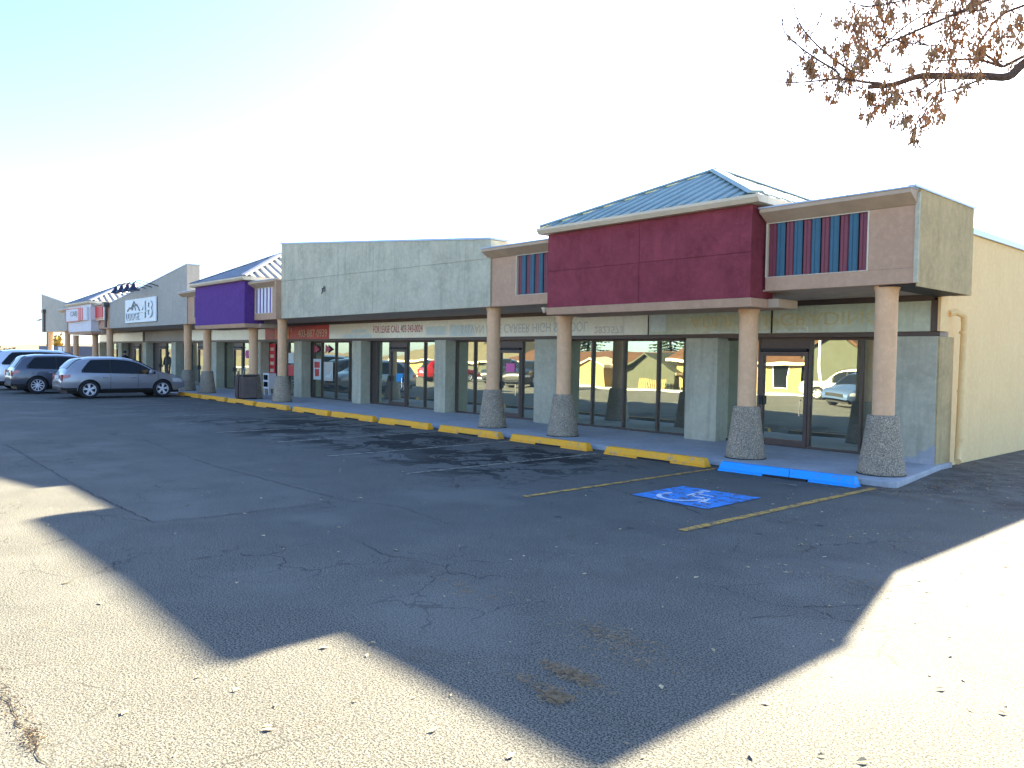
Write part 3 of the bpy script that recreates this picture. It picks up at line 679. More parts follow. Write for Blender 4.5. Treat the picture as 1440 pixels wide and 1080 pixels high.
for k, x in enumerate((-44.9, -43.85, -42.85, -41.85)):
    L = empty('sign_lamp', (x, 12.0, 5.05))
    tag(L, 'navy gooseneck lamp above the mountain board, %s of four from the left' % ('first','second','third','fourth')[k], 'lamp', 'gooseneck lamps over the mountain sign')
    MB().lathe([(.05,.26),(.09,.22),(.12,.10),(.27,-.08),(.28,-.12),(.25,-.12)], (0,0,0), 14).build('shade', 'darknavy', L, smooth=True)
    MB().tube([(0,0,.24),(.05,.08,.36),(.35,.25,.36),(.8,.6,.2),(1.0,.85,.1)], .024, 6).build('arm', 'black', L, smooth=True)

# ------------------------------------------------------------------ wheel stops
M['stop_back_shade'] = mat('shaded_stop_back', (.10, .095, .085), .9, .3, 8)  # dark back faces of the stops, their shade put into the colour
def wheel_stop(x1, ln, y, rz, m, label, group, dz=0, two=False):
    e = empty('wheel_stop', (x1-ln/2, y, 0), rz); tag(e, label, 'wheel stop', group)
    h, a = .165, ln/2
    def piece(xa, xb, z0, z1, name='body', chL=0, chR=0):
        yt = lambda z: .105-.045*(z/h)
        vs = []
        for x, ch, sgn in ((xa, chL, 1), (xb, chR, -1)):
            for (yy, zz) in ((-yt(z0), z0), (yt(z0), z0), (yt(z1), z1), (-yt(z1), z1)):
                vs.append((x+sgn*ch*(zz/h), yy, zz))
        q = MB().add(vs, [(0,3,2,1),(4,5,6,7),(0,1,5,4),(1,2,6,5),(2,3,7,6),(3,0,4,7)]); q.mi[3] = 1
        return q.build(name, [m, 'stop_back_shade'], e, bevel=.012)
    k = .33*ln
    if two: piece(-a, .045*ln-.004, .036, h, chL=.05); piece(.045*ln+.004, a, .036, h, chR=.05)
    else: piece(-a, a, .036, h, chL=.05, chR=.05)
    piece(-a, -a+k+.05, 0, .0355, 'foot'); piece(a-k+.02, a, 0, .0355, 'foot')
    MB().box(-a+k+.07, a-k, -.098, .09, .002, .0350).build('drain_slot_shade', 'black', e)  # black infill painted in for the shade of the open drain slot
    return e
rs = random.Random(11)
wheel_stop(-5.45, 2.40, 12.03, .055, 'blue', 'blue painted wheel stop in front of the accessible space', None, two=True)
ends = [-8.17,-11.08,-13.88,-16.66,-19.42,-22.0,-24.85,-27.6,-30.35,-33.1]
ords = ['first','second','third','fourth','fifth','sixth','seventh','eighth','ninth','tenth']
for i, x in enumerate(ends):
    wheel_stop(x, 2.42 if i != 2 else 2.36, 12.06+rs.uniform(-.03,.03), rs.uniform(-.008,.012), 'yellow', 'yellow concrete wheel stop, %s to the left of the blue one' % ords[i], 'yellow wheel stops along the walk')

# ------------------------------------------------------------------ cars
def make_car(name, label, cat, loc, rz, L, W, prof, belt, pm, wb, wr=.355, glass=(-1.7,1.05), doors=(-.75,.35,1.15), style=5, tail='taillight', detail=True, bed=None, group=None, zb=.30):
    car = tag(empty(name, loc, rz), label, cat, group)
    px = np.array([p[0] for p in prof]); pz = np.array([p[1] for p in prof])
    sg = np.r_[0, np.cumsum(np.hypot(np.diff(px), np.diff(pz)))]; N = 110
    t = np.linspace(0, sg[-1], N); X = np.interp(t, sg, px); Z = np.interp(t, sg, pz)
    for _ in range(3):
        X[1:-1] = (X[:-2]+2*X[1:-1]+X[2:])/4; Z[1:-1] = (Z[:-2]+2*Z[1:-1]+Z[2:])/4
    zr = Z.max(); hl = L/2
    wx = [-wb/2-(.02*L if bed else .0), wb/2]; ar = wr+.055
    def hw(x, z):
        pl = 1-.20*min(1, abs(x/hl))**7-.03*abs(x/hl)**2
        if z < .30: s = .93
        elif z < .70: s = .93+.07*math.sin((z-.30)/.40*math.pi/2)
        elif z < belt: s = 1-.03*((z-.70)/(belt-.70))
        else: s = .97-.235*((z-belt)/(zr-belt))**1.08
        return W/2*pl*s
    def zbot(x):
        z = zb+(.12 if abs(x) > hl-.35 else 0)*min(1,(abs(x)-(hl-.35))/.3 if abs(x)>hl-.35 else 0)
        for c in wx:
            if abs(x-c) < ar: z = max(z, wr+math.sqrt(ar*ar-(x-c)**2))
        return z
    K, T = 12, 7
    vs = []; rows = 2*(K+T)-1
    for x, zt in zip(X, Z):
        z0 = min(zbot(x), zt-.06); half = []
        for k in range(K): half.append((hw(x, z0+(zt-.035-z0)*k/(K-1)), z0+(zt-.035-z0)*k/(K-1)))
        ye = half[-1][0]
        for k in range(1, T+1):
            u = 1-k/T; yy = ye*(u**.9)*.985; half.append((yy, zt-.035+.035*min(1,(1-u)*3.2)+.035*(1-u*u)))
        ring = [(x, y, z) for y, z in half[:-1]] + [(x, 0, half[-1][1])] + [(x, -y, z) for y, z in half[:-1][::-1]]
        vs += ring
    n = len(ring); fs = [(i*n+j, (i+1)*n+j, (i+1)*n+j+1, i*n+j+1) for i in range(N-1) for j in range(n-1)]
    fs += [tuple(range(n)), tuple(range((N-1)*n, N*n))[::-1]]
    MB().add(vs, fs).build('body', pm, car, smooth=True)
    mb = MB().box(-hl+.22, hl-.22, -W/2+.30, W/2-.30, .20, .62)
    for c in wx: mb.box(c-ar, c+ar, -W/2+.27, W/2-.27, .3, .82)
    mb.build('underbody', 'black', car)
    # patches lying on the side skin
    def side(name, x0, x1, lo, hi, m, s, off=.006, nx=24, nz=5, parent=None, sm=True):
        v = []
        for i in range(nx+1):
            x = x0+(x1-x0)*i/nx; a, b = lo(x), max(lo(x)+.002, hi(x))
            for k in range(nz+1): z = a+(b-a)*k/nz; v.append((x, s*(hw(x, z)+off), z))
        f = [(i*(nz+1)+k, (i+1)*(nz+1)+k, (i+1)*(nz+1)+k+1, i*(nz+1)+k+1) for i in range(nx) for k in range(nz)]
        return MB().add(v, f).build(name, m, parent or car, smooth=sm)
    zt = lambda x: float(np.interp(x, X, Z)); 
    gx0, gx1 = glass
    order = np.argsort(X)
    ztop = lambda x: float(np.interp(x, X[order], Z[order]))
    for s in (-1, 1):
        lo = lambda x: belt+.015+.055*max(0, (-x+.6))/2; hi = lambda x: min(ztop(x)-.105, belt+.20+(x-gx0)*1.25) if not bed else ztop(x)-.105
        side('window_trim', gx0-.05, gx1+.09, lambda x: lo(x)-.02, lambda x: hi(x)+.018, 'black', s, .004)
        cuts = [gx0]+[d for d in doors if gx0+.1 < d < gx1-.1]+[gx1]
        for a, b in zip(cuts[:-1], cuts[1:]): side('side_window', a+.03, b-.03, lo, hi, 'carglass', s, .009, 14, 4)
        if detail:
            for d in doors:
                dd_ = d; side('door_seam', dd_-.006, dd_+.006, lambda x: .36, lambda x: min(belt, ztop(x)-.08), 'black', s, .0025, 1, 10)
            side('sill', -wb/2+ar+.02, wb/2-ar-.02, lambda x: zb, lambda x: zb+.09, 'black', s, .007, 10, 2)
            for d in doors[:2]:
                x = d-.20; w_ = hw(x, belt-.13)
                MB().box(x-.11, x+.11, min(s*(w_), s*(w_+.035)), max(s*(w_), s*(w_+.035)), belt-.15, belt-.115).build('door_handle', 'chrome', car, bevel=.008)
        if detail:
            y = hw(gx1-.15, belt+.05)
            MB().lathe([(.02,-.10),(.085,-.08),(.10,0),(.085,.08),(.02,.10)], (gx1-.12, s*(y+.12), belt+.08), 12, 'y').build('mirror', pm, car, smooth=True)
    def top(name, t0, t1, yf, m, off=.008, y0=None):
        v = []; ny = 8; idx = [i for i in range(N) if t0 <= i/(N-1) <= t1]
        for i in idx:
            x, z = X[i], Z[i]; i2 = min(i+1, N-1); i1 = max(i-1, 0); tx, tz = X[i2]-X[i1], Z[i2]-Z[i1]; l = math.hypot(tx, tz) or 1
            nx_, nz_ = -tz/l, tx/l; ye = hw(x, z-.035)
            for k in range(ny+1):
                u = (-1+2*k/ny)*yf; zz = z-.0+.035*(1-u*u)-.0
                v.append((x+nx_*off, ye*u, zz+nz_*off))
        f = [(a*(ny+1)+k, (a+1)*(ny+1)+k, (a+1)*(ny+1)+k+1, a*(ny+1)+k+1) for a in range(len(idx)-1) for k in range(ny)]
        return MB().add(v, f).build(name, m, car, smooth=True)
    def tat(x, zc, side_=0):  # arc parameter of the profile point nearest
        return int(np.argmin((X-x)**2+(Z-zc)**2))/(N-1)
    top('rear_window', tat(*bed[0]) if bed else tat(gx0-.42, belt+.06), tat(*bed[1]) if bed else tat(gx0+.02, zr-.09), .82, 'carglass', .010)
    top('windscreen', tat(gx1-.72, zr-.07), tat(gx1+.22, belt+.05), .86, 'carglass', .010)
    # lamps
    for s in (-1, 1):
        for c in wx:
            v = []
            for i in range(21):
                a = math.pi*i/20
                for rr_ in (ar-.012, ar+.03):
                    x_, z_ = c+rr_*math.cos(a), wr+rr_*math.sin(a); v.append((x_, s*(hw(x_, max(z_,.3))+.008), z_))
            MB().add(v, [(2*i,2*i+1,2*i+3,2*i+2) for i in range(20)]).build('wheel_arch', 'black' if not detail else pm, car, smooth=True)
        side('tail_lamp', -hl+.03, -hl+.30, lambda x: belt-.19+.35*max(0,x+hl-.08), lambda x: min(belt-.02, ztop(x)-.05), tail, s, .012, 8, 4)
        side('headlight', hl-.55, hl-.12, lambda x: .62+.04*(hl-x), lambda x: min(.80, ztop(x)-.06), 'lamp_clear', s, .012, 8, 4)
        side('bumper_trim', -hl+.02, -wb/2-ar-.02 if -wb/2-ar-.02 > -hl+.1 else -hl+.2, lambda x: zbot(x), lambda x: .43, 'black', s, .008, 6, 2)
        y = s*(W/2*.60)
        MB().box(-hl-.012, -hl+.05, min(y, s*W/2*.80), max(y, s*W/2*.80), belt-.26, belt-.02).build('tail_lamp', tail, car, bevel=.01)
    MB().box(-hl-.03, -hl+.02, -.27, .27, .78, .92).build('licence_plate', 'plate', car)
    MB().box(-hl-.02, -hl+.06, -W/2*.78, W/2*.78, .34, .46).build('rear_bumper', 'black', car, bevel=.02)
    MB().box(hl-.06, hl+.015, -W/2*.55, W/2*.55, .50, .68).build('grille', 'black', car, bevel=.02)
    # wheels
    tm = MB().lathe([(wr*.62,-.10),(wr*.90,-.115),(wr*.985,-.09),(wr,-.04),(wr,.04),(wr*.985,.09),(wr*.90,.115),(wr*.62,.10)], (0,0,0), 32, 'y', True)
    rm = MB()
    ro = wr*.66
    rm.lathe([(ro*.90,-.085),(ro,-.11),(ro*1.02,-.10),(ro*1.0,-.05),(ro*.92,-.05)], (0,0,0), 32, 'y', True)
    rm.lathe([(.0,-.10),(.055,-.10),(.075,-.085),(.075,-.04)], (0,0,0), 16, 'y')
    ns = style
    for k in range(ns):
        for off in ((-.16, .16) if ns <= 6 else (0,)):
            a0 = 2*math.pi*k/ns; a1 = a0+off; w1 = .020 if ns <= 6 else .016
            c0, c1 = Vector((math.cos(a0+off*.2)*.05, math.sin(a0+off*.2)*.05)), Vector((math.cos(a1)*ro*.93, math.sin(a1)*ro*.93))
            n_ = Vector((-(c1-c0).y, (c1-c0).x)).normalized()
            q = [c0-n_*w1*1.2, c1-n_*w1, c1+n_*w1, c0+n_*w1*1.2]
            rm.add([(p.x,-.095,p.y) for p in q]+[(p.x,-.06,p.y) for p in q], [(0,1,2,3),(7,6,5,4),(0,4,5,1),(1,5,6,2),(2,6,7,3),(3,7,4,0)])
    bd = MB().lathe([(0,-.03),(ro*.95,-.03),(ro*.95,.09),(0,.09)], (0,0,0), 24, 'y')
    first = None
    for c in wx:
        for s in (-1, 1):
            yy = s*(W/2-.135)
            if first is None:
                w_ = tm.build('wheel', 'rubber', car, smooth=True); rm.build('rim', 'alloy', w_); bd.build('brake_disc', 'black', w_); first = w_
            else: w_ = copy_tree(first, car)
            w_.location = (c, yy, wr); w_.rotation_euler = (0, .3*s+c, 0 if s < 0 else math.pi)
    return car

suv = [(-2.36,.50),(-2.38,.74),(-2.30,.80),(-2.27,1.02),(-1.98,1.36),(-1.78,1.54),(-1.3,1.63),(-.5,1.655),(.05,1.62),(.45,1.52),(1.15,1.13),(1.45,1.03),(1.95,.93),(2.22,.80),(2.34,.64),(2.35,.45)]
make_car('parked_car', 'silver crossover with five-spoke alloy wheels, nearest of the parked cars', 'car', (-35.35, 9.62, 0), R(90), 4.7, 1.86, suv, .98, paint('silver_paint', (.30,.31,.34)), 2.78, .365, (-1.62,1.02), (-.62,.42,1.22), 5, tail='taillight', group='cars parked in front of the mall')
suv2 = [(-2.36,.50),(-2.40,.72),(-2.32,.84),(-2.28,1.08),(-2.05,1.42),(-1.92,1.60),(-1.4,1.68),(-.5,1.70),(.1,1.66),(.5,1.56),(1.15,1.19),(1.5,1.10),(2.0,1.0),(2.25,.85),(2.36,.68),(2.37,.45)]
make_car('parked_car', 'dark grey crossover with multi-spoke wheels parked between the silver car and the white one', 'car', (-39.9, 8.7, 0), R(90), 4.75, 1.93, suv2, 1.04, paint('grey_paint', (.085,.09,.115)), 2.85, .38, (-1.78,1.0), (-.7,.38,1.2), 10, group='cars parked in front of the mall')
van = [(-2.60,.50),(-2.62,.75),(-2.58,.95),(-2.52,1.15),(-2.35,1.60),(-2.22,1.80),(-1.6,1.87),(-.5,1.89),(.3,1.86),(.75,1.74),(1.35,1.28),(1.7,1.18),(2.3,1.08),(2.55,.92),(2.62,.7),(2.62,.45)]
make_car('parked_car', 'white long sport utility vehicle farthest left, cut by the picture edge', 'car', (-43.7, 8.7, 0), R(90), 5.25, 1.98, van, 1.13, paint('white_paint', (.72,.73,.76)), 3.0, .39, (-2.1,1.2), (-.8,.4,1.3), 6, group='cars parked in front of the mall')

# ------------------------------------------------------------------ small things on the walk
bn = tag(empty('litter_bin', (-30.2, 12.83, .1)), 'brown fluted litter bin with dark post between two columns under the purple box', 'bin')
MB().box(-.36, .36, -.30, .30, .04, .90).build('body', 'bin', bn, bevel=.03)
MB().box(-.38, .38, -.32, .32, .903, .96).build('lid', 'bronze', bn, bevel=.02)
MB().tube([(-.30,0,.96),(-.28,0,1.14),(-.12,0,1.20),(-.02,0,1.12)], .02, 6).build('handle', 'chrome', bn)
for k in range(5): MB().box(-.31+k*.145, -.25+k*.145, -.335, -.305, .08, .86).build('rib', 'bin', bn)
MB().box(.02, .09, -.37, -.336, .0, 1.10).build('post', 'bronze', bn)
MB().box(-.34, .34, -.28, .28, 0, .038).build('base', 'black', bn)
# newspaper / notice stand
af = tag(empty('notice_stand', (-32.6, 14.9, .1)), 'small grey free-paper stand with two windows by the pizza shop door', 'stand')
MB().box(-.27, .27, -.18, .18, .28, .95).build('cabinet', 'slatwhite', af, bevel=.01)
for z in (.36, .66): MB().box(-.20, .20, -.19, -.181, z, z+.22).build('window', 'carglass', af)
for x in (-.23, .23):
    for y in (-.14, .14): MB().box(x-.02, x+.02, y-.02, y+.02, 0, .279).build('leg', 'slatwhite', af)
def flat(name, label, cat, x0, x1, z0, z1, m, y=15.645, extra=None):
    o = MB().box(x0, x1, y-.004, y, z0, z1).build(name, m); o.location = (0,0,0); tag(o, label, cat); return o
flat('notice', 'pink notice taped inside the door glass behind the second tall column', 'notice', -17.80, -17.42, 1.48, 1.74, 'pink', 15.63)
flat('notice', 'bright blue notice low in the door beside the red vehicle reflection', 'notice', -23.75, -23.35, .98, 1.28, 'bluepaper', 15.63)
vb = flat('window_banner', 'tall red vertical banner in the pizza shop window left of its door', 'banner', -34.15, -33.55, .55, 2.35, 'red', 15.60)
for k in range(5): MB().box(-34.05, -33.70, 15.588, 15.5955, .75+k*.32, .90+k*.32).build('letter', 'trim', vb)
flat('poster', 'mint paper poster on the pizza shop door', 'poster', -32.2, -31.7, 1.5, 1.95, 'palepaint', 15.58)
flat('poster', 'red and white poster under the mint paper on the pizza shop door', 'poster', -32.2, -31.7, .95, 1.42, 'red', 15.58)
p_ = tag(MB().box(-29.95, -29.30, 15.60, 15.605, .86, 1.72).build('poster', 'palepaint'), 'pale poster with red food pictures in the left pane next to the pillar', 'poster')
for a, b_, z0, z1 in ((-29.85,-29.4,1.35,1.60),(-29.8,-29.45,1.0,1.30)): MB().box(a, b_, 15.594, 15.599, z0, z1).build('picture', 'signred', p_)
p_ = tag(MB().box(-29.05, -28.30, 15.60, 15.605, .84, 1.60).build('poster', 'ghostgrey'), 'grey poster with a pale bird shape in the middle pane right of the pillar', 'poster')
MB().add([(-29.0,15.597,1.02),(-28.6,15.597,1.10),(-28.35,15.597,1.30),(-28.45,15.597,1.05),(-28.55,15.597,.95)], [(0,1,2,3,4)]).build('picture', 'palepaint', p_)
def tri(x, label): return tag(MB().add([(x,15.60,1.95),(x+.5,15.60,2.12),(x+.02,15.60,2.32),(x,15.605,1.95),(x+.5,15.605,2.12),(x+.02,15.605,2.32)], [(0,1,2),(5,4,3),(0,3,4,1),(1,4,5,2),(2,5,3,0)]).build('sticker', 'redtext'), label, 'sticker')
tri(-29.9, 'red pizza slice sticker in the left pane above the food poster'); tri(-28.95, 'red pizza slice sticker in the middle pane above the bird poster')
tag(MB().lathe([(0,-.004),(.22,-.004),(.22,0),(0,0)], (-36.7,15.63,1.85), 6, 'y').build('sticker', 'pink'), 'pink star shaped sticker on the door under the purple box', 'sticker')

# two people far down the walk
def person(loc, label, shade):
    e = tag(empty('person', loc, 1.2), label, 'person')
    prof = [(.0,0),(.10,.0),(.12,.08),(.10,.30),(.13,.75),(.19,.95),(.20,1.1),(.18,1.25),(.23,1.42),(.20,1.5),(.075,1.54),(.07,1.58)]
    b = MB()
    for s in (-1, 1): b.lathe([(.05,.0),(.06,.08),(.06,.45),(.09,.85),(.11,.92)], (.0, s*.10, 0), 10)
    b.lathe([(.17,.86),(.19,1.0),(.16,1.15),(.20,1.38),(.16,1.48),(.06,1.53),(.06,1.58)], (0,0,0), 14)
    for s in (-1, 1): b.tube([(0,s*.19,1.42),(.02,s*.27,1.12),(.12,s*.24,.86)], [.065,.05,.04], 8)
    b.build('body', shade, e, smooth=True)
    MB().lathe([(.02,1.53),(.07,1.57),(.095,1.66),(.09,1.74),(.05,1.79),(.0,1.80)], (0,0,0), 14).build('head', 'skin', e, smooth=True)
    MB().lathe([(.10,1.66),(.11,1.72),(.09,1.80),(.0,1.83)], (-.02,0,0), 14).build('hair', 'black', e, smooth=True)
    return e
person((-54.2, 14.2, .1), 'person in dark clothes on the far walk, left of the other', 'cloth')
person((-52.0, 14.4, .1), 'person in black nearer on the walk, right of the other', 'cloth')

# ------------------------------------------------------------------ far left background
fc = tag(empty('long_trailer', (-98, 21.3, 0)), 'low dark blue-grey trailer with a white square sign beyond the mall end', 'trailer')
MB().box(-9, 5, -1.2, 1.2, .5, 2.3).build('body', mat('blue_grey', (.10,.11,.15), .7, .1, 1), fc)
MB().box(1.0, 2.9, -1.25, -1.21, 1.1, 2.2).build('sign', 'slatwhite', fc)
MB().box(3.3, 3.9, -1.25, -1.21, 1.0, 2.2).build('sign', 'slatwhite', fc)
for x in (-3.6,-2.6,3.2): MB().lathe([(.0,-1.3),(.5,-1.3),(.5,-1.0),(0,-1.0)], (x,0,.5), 14, 'y').build('wheel', 'rubber', fc)
pl = tag(empty('light_pole', (-112, 22, 0)), 'thin grey light pole seen between the far columns', 'light pole')
MB().tube([(0,0,0),(0,0,5.6)], .13, 8).build('pole', 'bronze', pl); MB().tube([(0,0,5.5),(-1.2,-.4,5.7),(-1.8,-.6,5.6)], .08, 6).build('arm', 'bronze', pl); MB().box(-2.4,-1.6,-.8,-.4,5.5,5.66).build('lamp_head', 'black', pl)

def leafcloud(n, cx, cy, cz, rx, ry, rz_, size, rnd, clumps=14):
    mb = MB(); cs = []
    for _ in range(clumps):
        while 1:
            p = [rnd.uniform(-1,1) for _ in range(3)]
            if sum(q*q for q in p) < 1: break
        cs.append((cx+p[0]*rx*.8, cy+p[1]*ry*.8, cz+p[2]*rz_*.8))
    for i in range(n):
        c = rnd.choice(cs); p = Vector((c[0]+rnd.gauss(0,.22)*rx, c[1]+rnd.gauss(0,.22)*ry, c[2]+rnd.gauss(0,.22)*rz_))
        a = Vector((rnd.uniform(-1,1),rnd.uniform(-1,1),rnd.uniform(-1,1))).normalized()*size; b_ = a.cross(Vector((rnd.uniform(-1,1),rnd.uniform(-1,1),rnd.uniform(-1,1)))).normalized()*size*.6
        mb.add([p-a, p+b_, p+a, p-b_], [(0,1,2,3)])
    return mb
rt = random.Random(21)
def bush(loc, label, h, r, m, n=500, size=.16, name='round_tree', cat='tree', group=None):
    e = tag(empty(name, loc), label, cat, group)
    MB().tube([(0,0,-.1),(.05,0,h*.3),(0,.1,h*.6)], [r*.09,r*.07,r*.03], 6).build('trunk', 'bark', e)
    leafcloud(n, 0, 0, h*.6, r, r, h*.4, size, rt).build('crown', m, e); return e
M['yellowleaf'] = mat('yellow_leaves', (.42,.27,.05), .9, .3, 1)
M['oliveleaf'] = mat('olive_leaves', (.13,.11,.05), .9, .4, 1)
bush((-128, 26.5, 0), 'narrow golden poplar left of the last column', 4.2, .7, 'yellowleaf', 260, .3)
for k, (x, y, h) in enumerate([(-170,16,1.6),(-176,24,1.7),(-182,31,2.0),(-165,9,1.5)]):
    pos = ('at the left picture edge','behind the white vehicle roof','left of the golden poplar','farthest left on the horizon')
    bush((x, y, 0), 'low dark shrub on the horizon ' + ('over the grey car roof','just left of the golden poplar','behind the golden poplar','at the left picture edge')[k], h, 5.0, 'oliveleaf', 900, .26, 'shrub', 'shrub', 'shrubs on the horizon')

# ------------------------------------------------------------------ behind the camera: what the shop windows mirror
def gable_house(name, loc, rz, L, D, zw, zr, wall, roof, label, wins=(), over=.5, cat='house', hip=0):
    e = tag(empty(name, loc, rz), label, cat)
    MB().add([(0,0,-.3),(L,0,-.3),(L,D,-.3),(0,D,-.3),(0,0,zw),(L,0,zw),(L,D,zw),(0,D,zw),(0+hip*D/2,D/2,zr-.12),(L-hip*D/2,D/2,zr-.12)],
             [(0,1,5,4),(2,3,7,6),(0,4,8,7,3),(1,2,6,9,5),(0,3,2,1),(4,5,9,8),(6,7,8,9)]).build('wall', wall, e)
    o = over; k = (zr-zw)/(D/2); r = MB()
    h_ = hip*(D/2+o)
    if hip:
        for xa, xb in ((-o, -o+h_), (L+o, L+o-h_)):
            za = zw-k*o; r.add([(xa,-o,za),(xa,D+o,za),(xb,D/2,zr),(xa,-o,za+.14),(xa,D+o,za+.14),(xb,D/2,zr+.14)], [(0,1,2),(5,4,3),(0,3,4,1)])
    for s in (0, 1):
        y0, y1 = (-o, D/2) if s == 0 else (D+o, D/2)
        za, zb_ = zw-k*o, zr
        r.add([(-o,y0,za),(L+o,y0,za),(L+o-h_,y1,zb_),(-o+h_,y1,zb_),(-o,y0,za+.14),(L+o,y0,za+.14),(L+o-h_,y1,zb_+.14),(-o+h_,y1,zb_+.14)], [(0,3,2,1),(4,5,6,7),(0,1,5,4),(1,2,6,5),(2,3,7,6),(3,0,4,7)])
    r.build('roof', roof, e)
    for (x0, x1, z0, z1, kind) in wins:
        w_ = MB().box(x0-.08, x1+.08, D-.02, D+.05, z0-.08, z1+.08).build('window' if kind == 'w' else 'door', 'slatwhite', e)
        MB().box(x0, x1, D+.051, D+.07, z0, z1).build('pane', 'carglass' if kind == 'w' else 'slatwhite', w_)
    MB().prism([(-o-.02,zw-k*o-.02),(-o-.02,zw-k*o+.2),(-o+.05,zw-k*o+.2),(-o+.05,zw-k*o-.02)], -o, L+o).build('eave_board', 'trim', e)
    MB().box(-o, L+o, D+o-.03, D+o+.03, zw-k*o-.02, zw-k*o+.2).build('eave_board', 'trim', e)
    return e
M['taupe'] = mat('taupe_shingles', (.11,.095,.06), .9, .2, 2)
gable_house('house', (-60, -30, 0), 0, 21, 8, 1.7, 2.95, 'creamsiding', 'brownroof', 'low cream bungalow with long brown roof mirrored in the wide shop window', [(11.2,12.6,.9,1.7,'w'),(15.6,17.3,.5,1.7,'w')])
gable_house('porch', (-49.8, -20.9, 0), R(-90), 1.8, 3.6, 1.6, 2.3, 'creamsiding', 'trim', 'small cream gabled porch in front of the low bungalow', over=.3, cat='porch')
gable_house('garage', (-43.0, -19.5, 0), R(-90), 7, 5.2, 1.4, 2.75, 'greysiding', 'greysiding', 'grey green gabled garage beside the low bungalow', cat='garage')
gable_house('house', (-38, -28, 0), 0, 11, 8, 2.35, 4.6, 'creamsiding', 'brownroof', 'cream house with brown roof mirrored in the glass door beside the end column', [(1.5,2.6,1.0,2.0,'w'),(4.2,5.6,1.0,2.1,'w'),(8.6,9.6,.3,2.2,'w')])
gable_house('garage', (-27.2, -20.0, 0), R(-90), 7, 4.4, 3.0, 4.1, 'greysiding', 'brownroof', 'tall grey green gabled garage behind the white lamp post', over=.35, cat='garage')
gable_house('house', (-86, -38, 0), 0, 17, 13, 1.7, 5.0, 'creamsiding', 'taupe', 'cream house under a tall taupe hipped roof mirrored behind the red vehicle', hip=1)
gable_house('house', (-75, -33, 0), R(-12), 11, 9, 1.8, 4.5, 'greysiding', 'taupe', 'grey house with taupe hipped roof left of the low bungalow', hip=1)
gable_house('house', (-22, -30, 0), 0, 12, 8, 2.6, 4.8, 'beigesiding', 'brownroof', 'beige house with brown roof behind the white pickup', [(2,3.4,1,2,'w'),(7,8.6,1,2,'w')])
gable_house('house', (2, -32, 0), 0, 14, 8, 2.6, 4.9, 'creamsiding', 'greysiding', 'cream house with grey roof farthest to the right behind the camera', [(2,3.4,1,2,'w'),(7,8.6,1,2,'w')])
lp = tag(empty('lamp_post', (-24.2, -16.4, .1)), 'white painted lamp post mirrored in the pane by the end column', 'lamp post')
MB().lathe([(.14,0),(.10,.2),(.07,7.6),(.0,7.6)], (0,0,0), 12).build('post', 'slatwhite', lp, smooth=True); MB().tube([(0,0,7.5),(.5,0,7.8),(1.6,0,7.85)], .045, 6).build('arm', 'slatwhite', lp); MB().box(1.3, 1.95, -.12, .12, 7.72, 7.84).build('lamp_head', 'black', lp)
pick = [(-2.75,.50),(-2.78,.75),(-2.76,1.10),(-1.0,1.12),(-.92,1.72),(-.5,1.80),(.3,1.80),(.6,1.72),(1.15,1.24),(1.5,1.16),(2.35,1.10),(2.62,.98),(2.75,.75),(2.75,.45)]
make_car('pickup_truck', 'white pickup parked side-on by the white lamp post across the lot', 'pickup truck', (-20.3, -12.6, 0), R(180), 5.5, 1.95, pick, 1.12, paint('white_truck_paint', (.74,.72,.66)), 3.4, .39, (-.88,.75), (.0,.95), 6, detail=False, bed=((-1.0,1.2),(-.92,1.7)))
make_car('parked_car', 'blue crossover nosed towards the shops across the lot', 'car', (-17.4, -7.5, 0), R(100), 4.7, 1.86, suv, .98, paint('blue_paint', (.10,.16,.30)), 2.78, .36, (-1.62,1.02), (-.62,.42,1.22), 6, detail=False)
make_car('parked_car', 'red crossover seen from behind across the lot', 'car', (-50.5, -7.0, 0), R(-72), 4.7, 1.9, suv2, 1.04, paint('red_paint', (.55,.012,.012)), 2.8, .37, (-1.78,1.0), (-.7,.38,1.2), 6, detail=True)
make_car('pickup_truck', 'dark pickup with bright grille facing the shops across the lot', 'pickup truck', (-45.6, -8.6, 0), R(65), 5.6, 1.98, pick, 1.12, paint('dark_truck_paint', (.04,.05,.055)), 3.4, .40, (-.88,.75), (.0,.95), 6, detail=True, bed=((-1.0,1.2),(-.92,1.7)))
make_car('parked_car', 'black van parked across the lot right of the dark pickup', 'car', (-39.6, -6.0, 0), R(75), 5.25, 1.98, van, 1.13, paint('black_paint', (.02,.022,.025)), 3.0, .39, (-2.1,1.2), (-.8,.4,1.3), 6, detail=False)
fn = tag(empty('picket_fence', (-40.5, -18.6, 0)), 'short cream picket fence in front of the grey green garage', 'fence')
for k in range(14): MB().box(k*.2, k*.2+.12, -.02, .02, 0, .85).build('picket', 'creamsiding', fn)
for z in (.25, .6): MB().box(-.05, 2.8, -.05, -.021, z, z+.08).build('rail', 'creamsiding', fn)

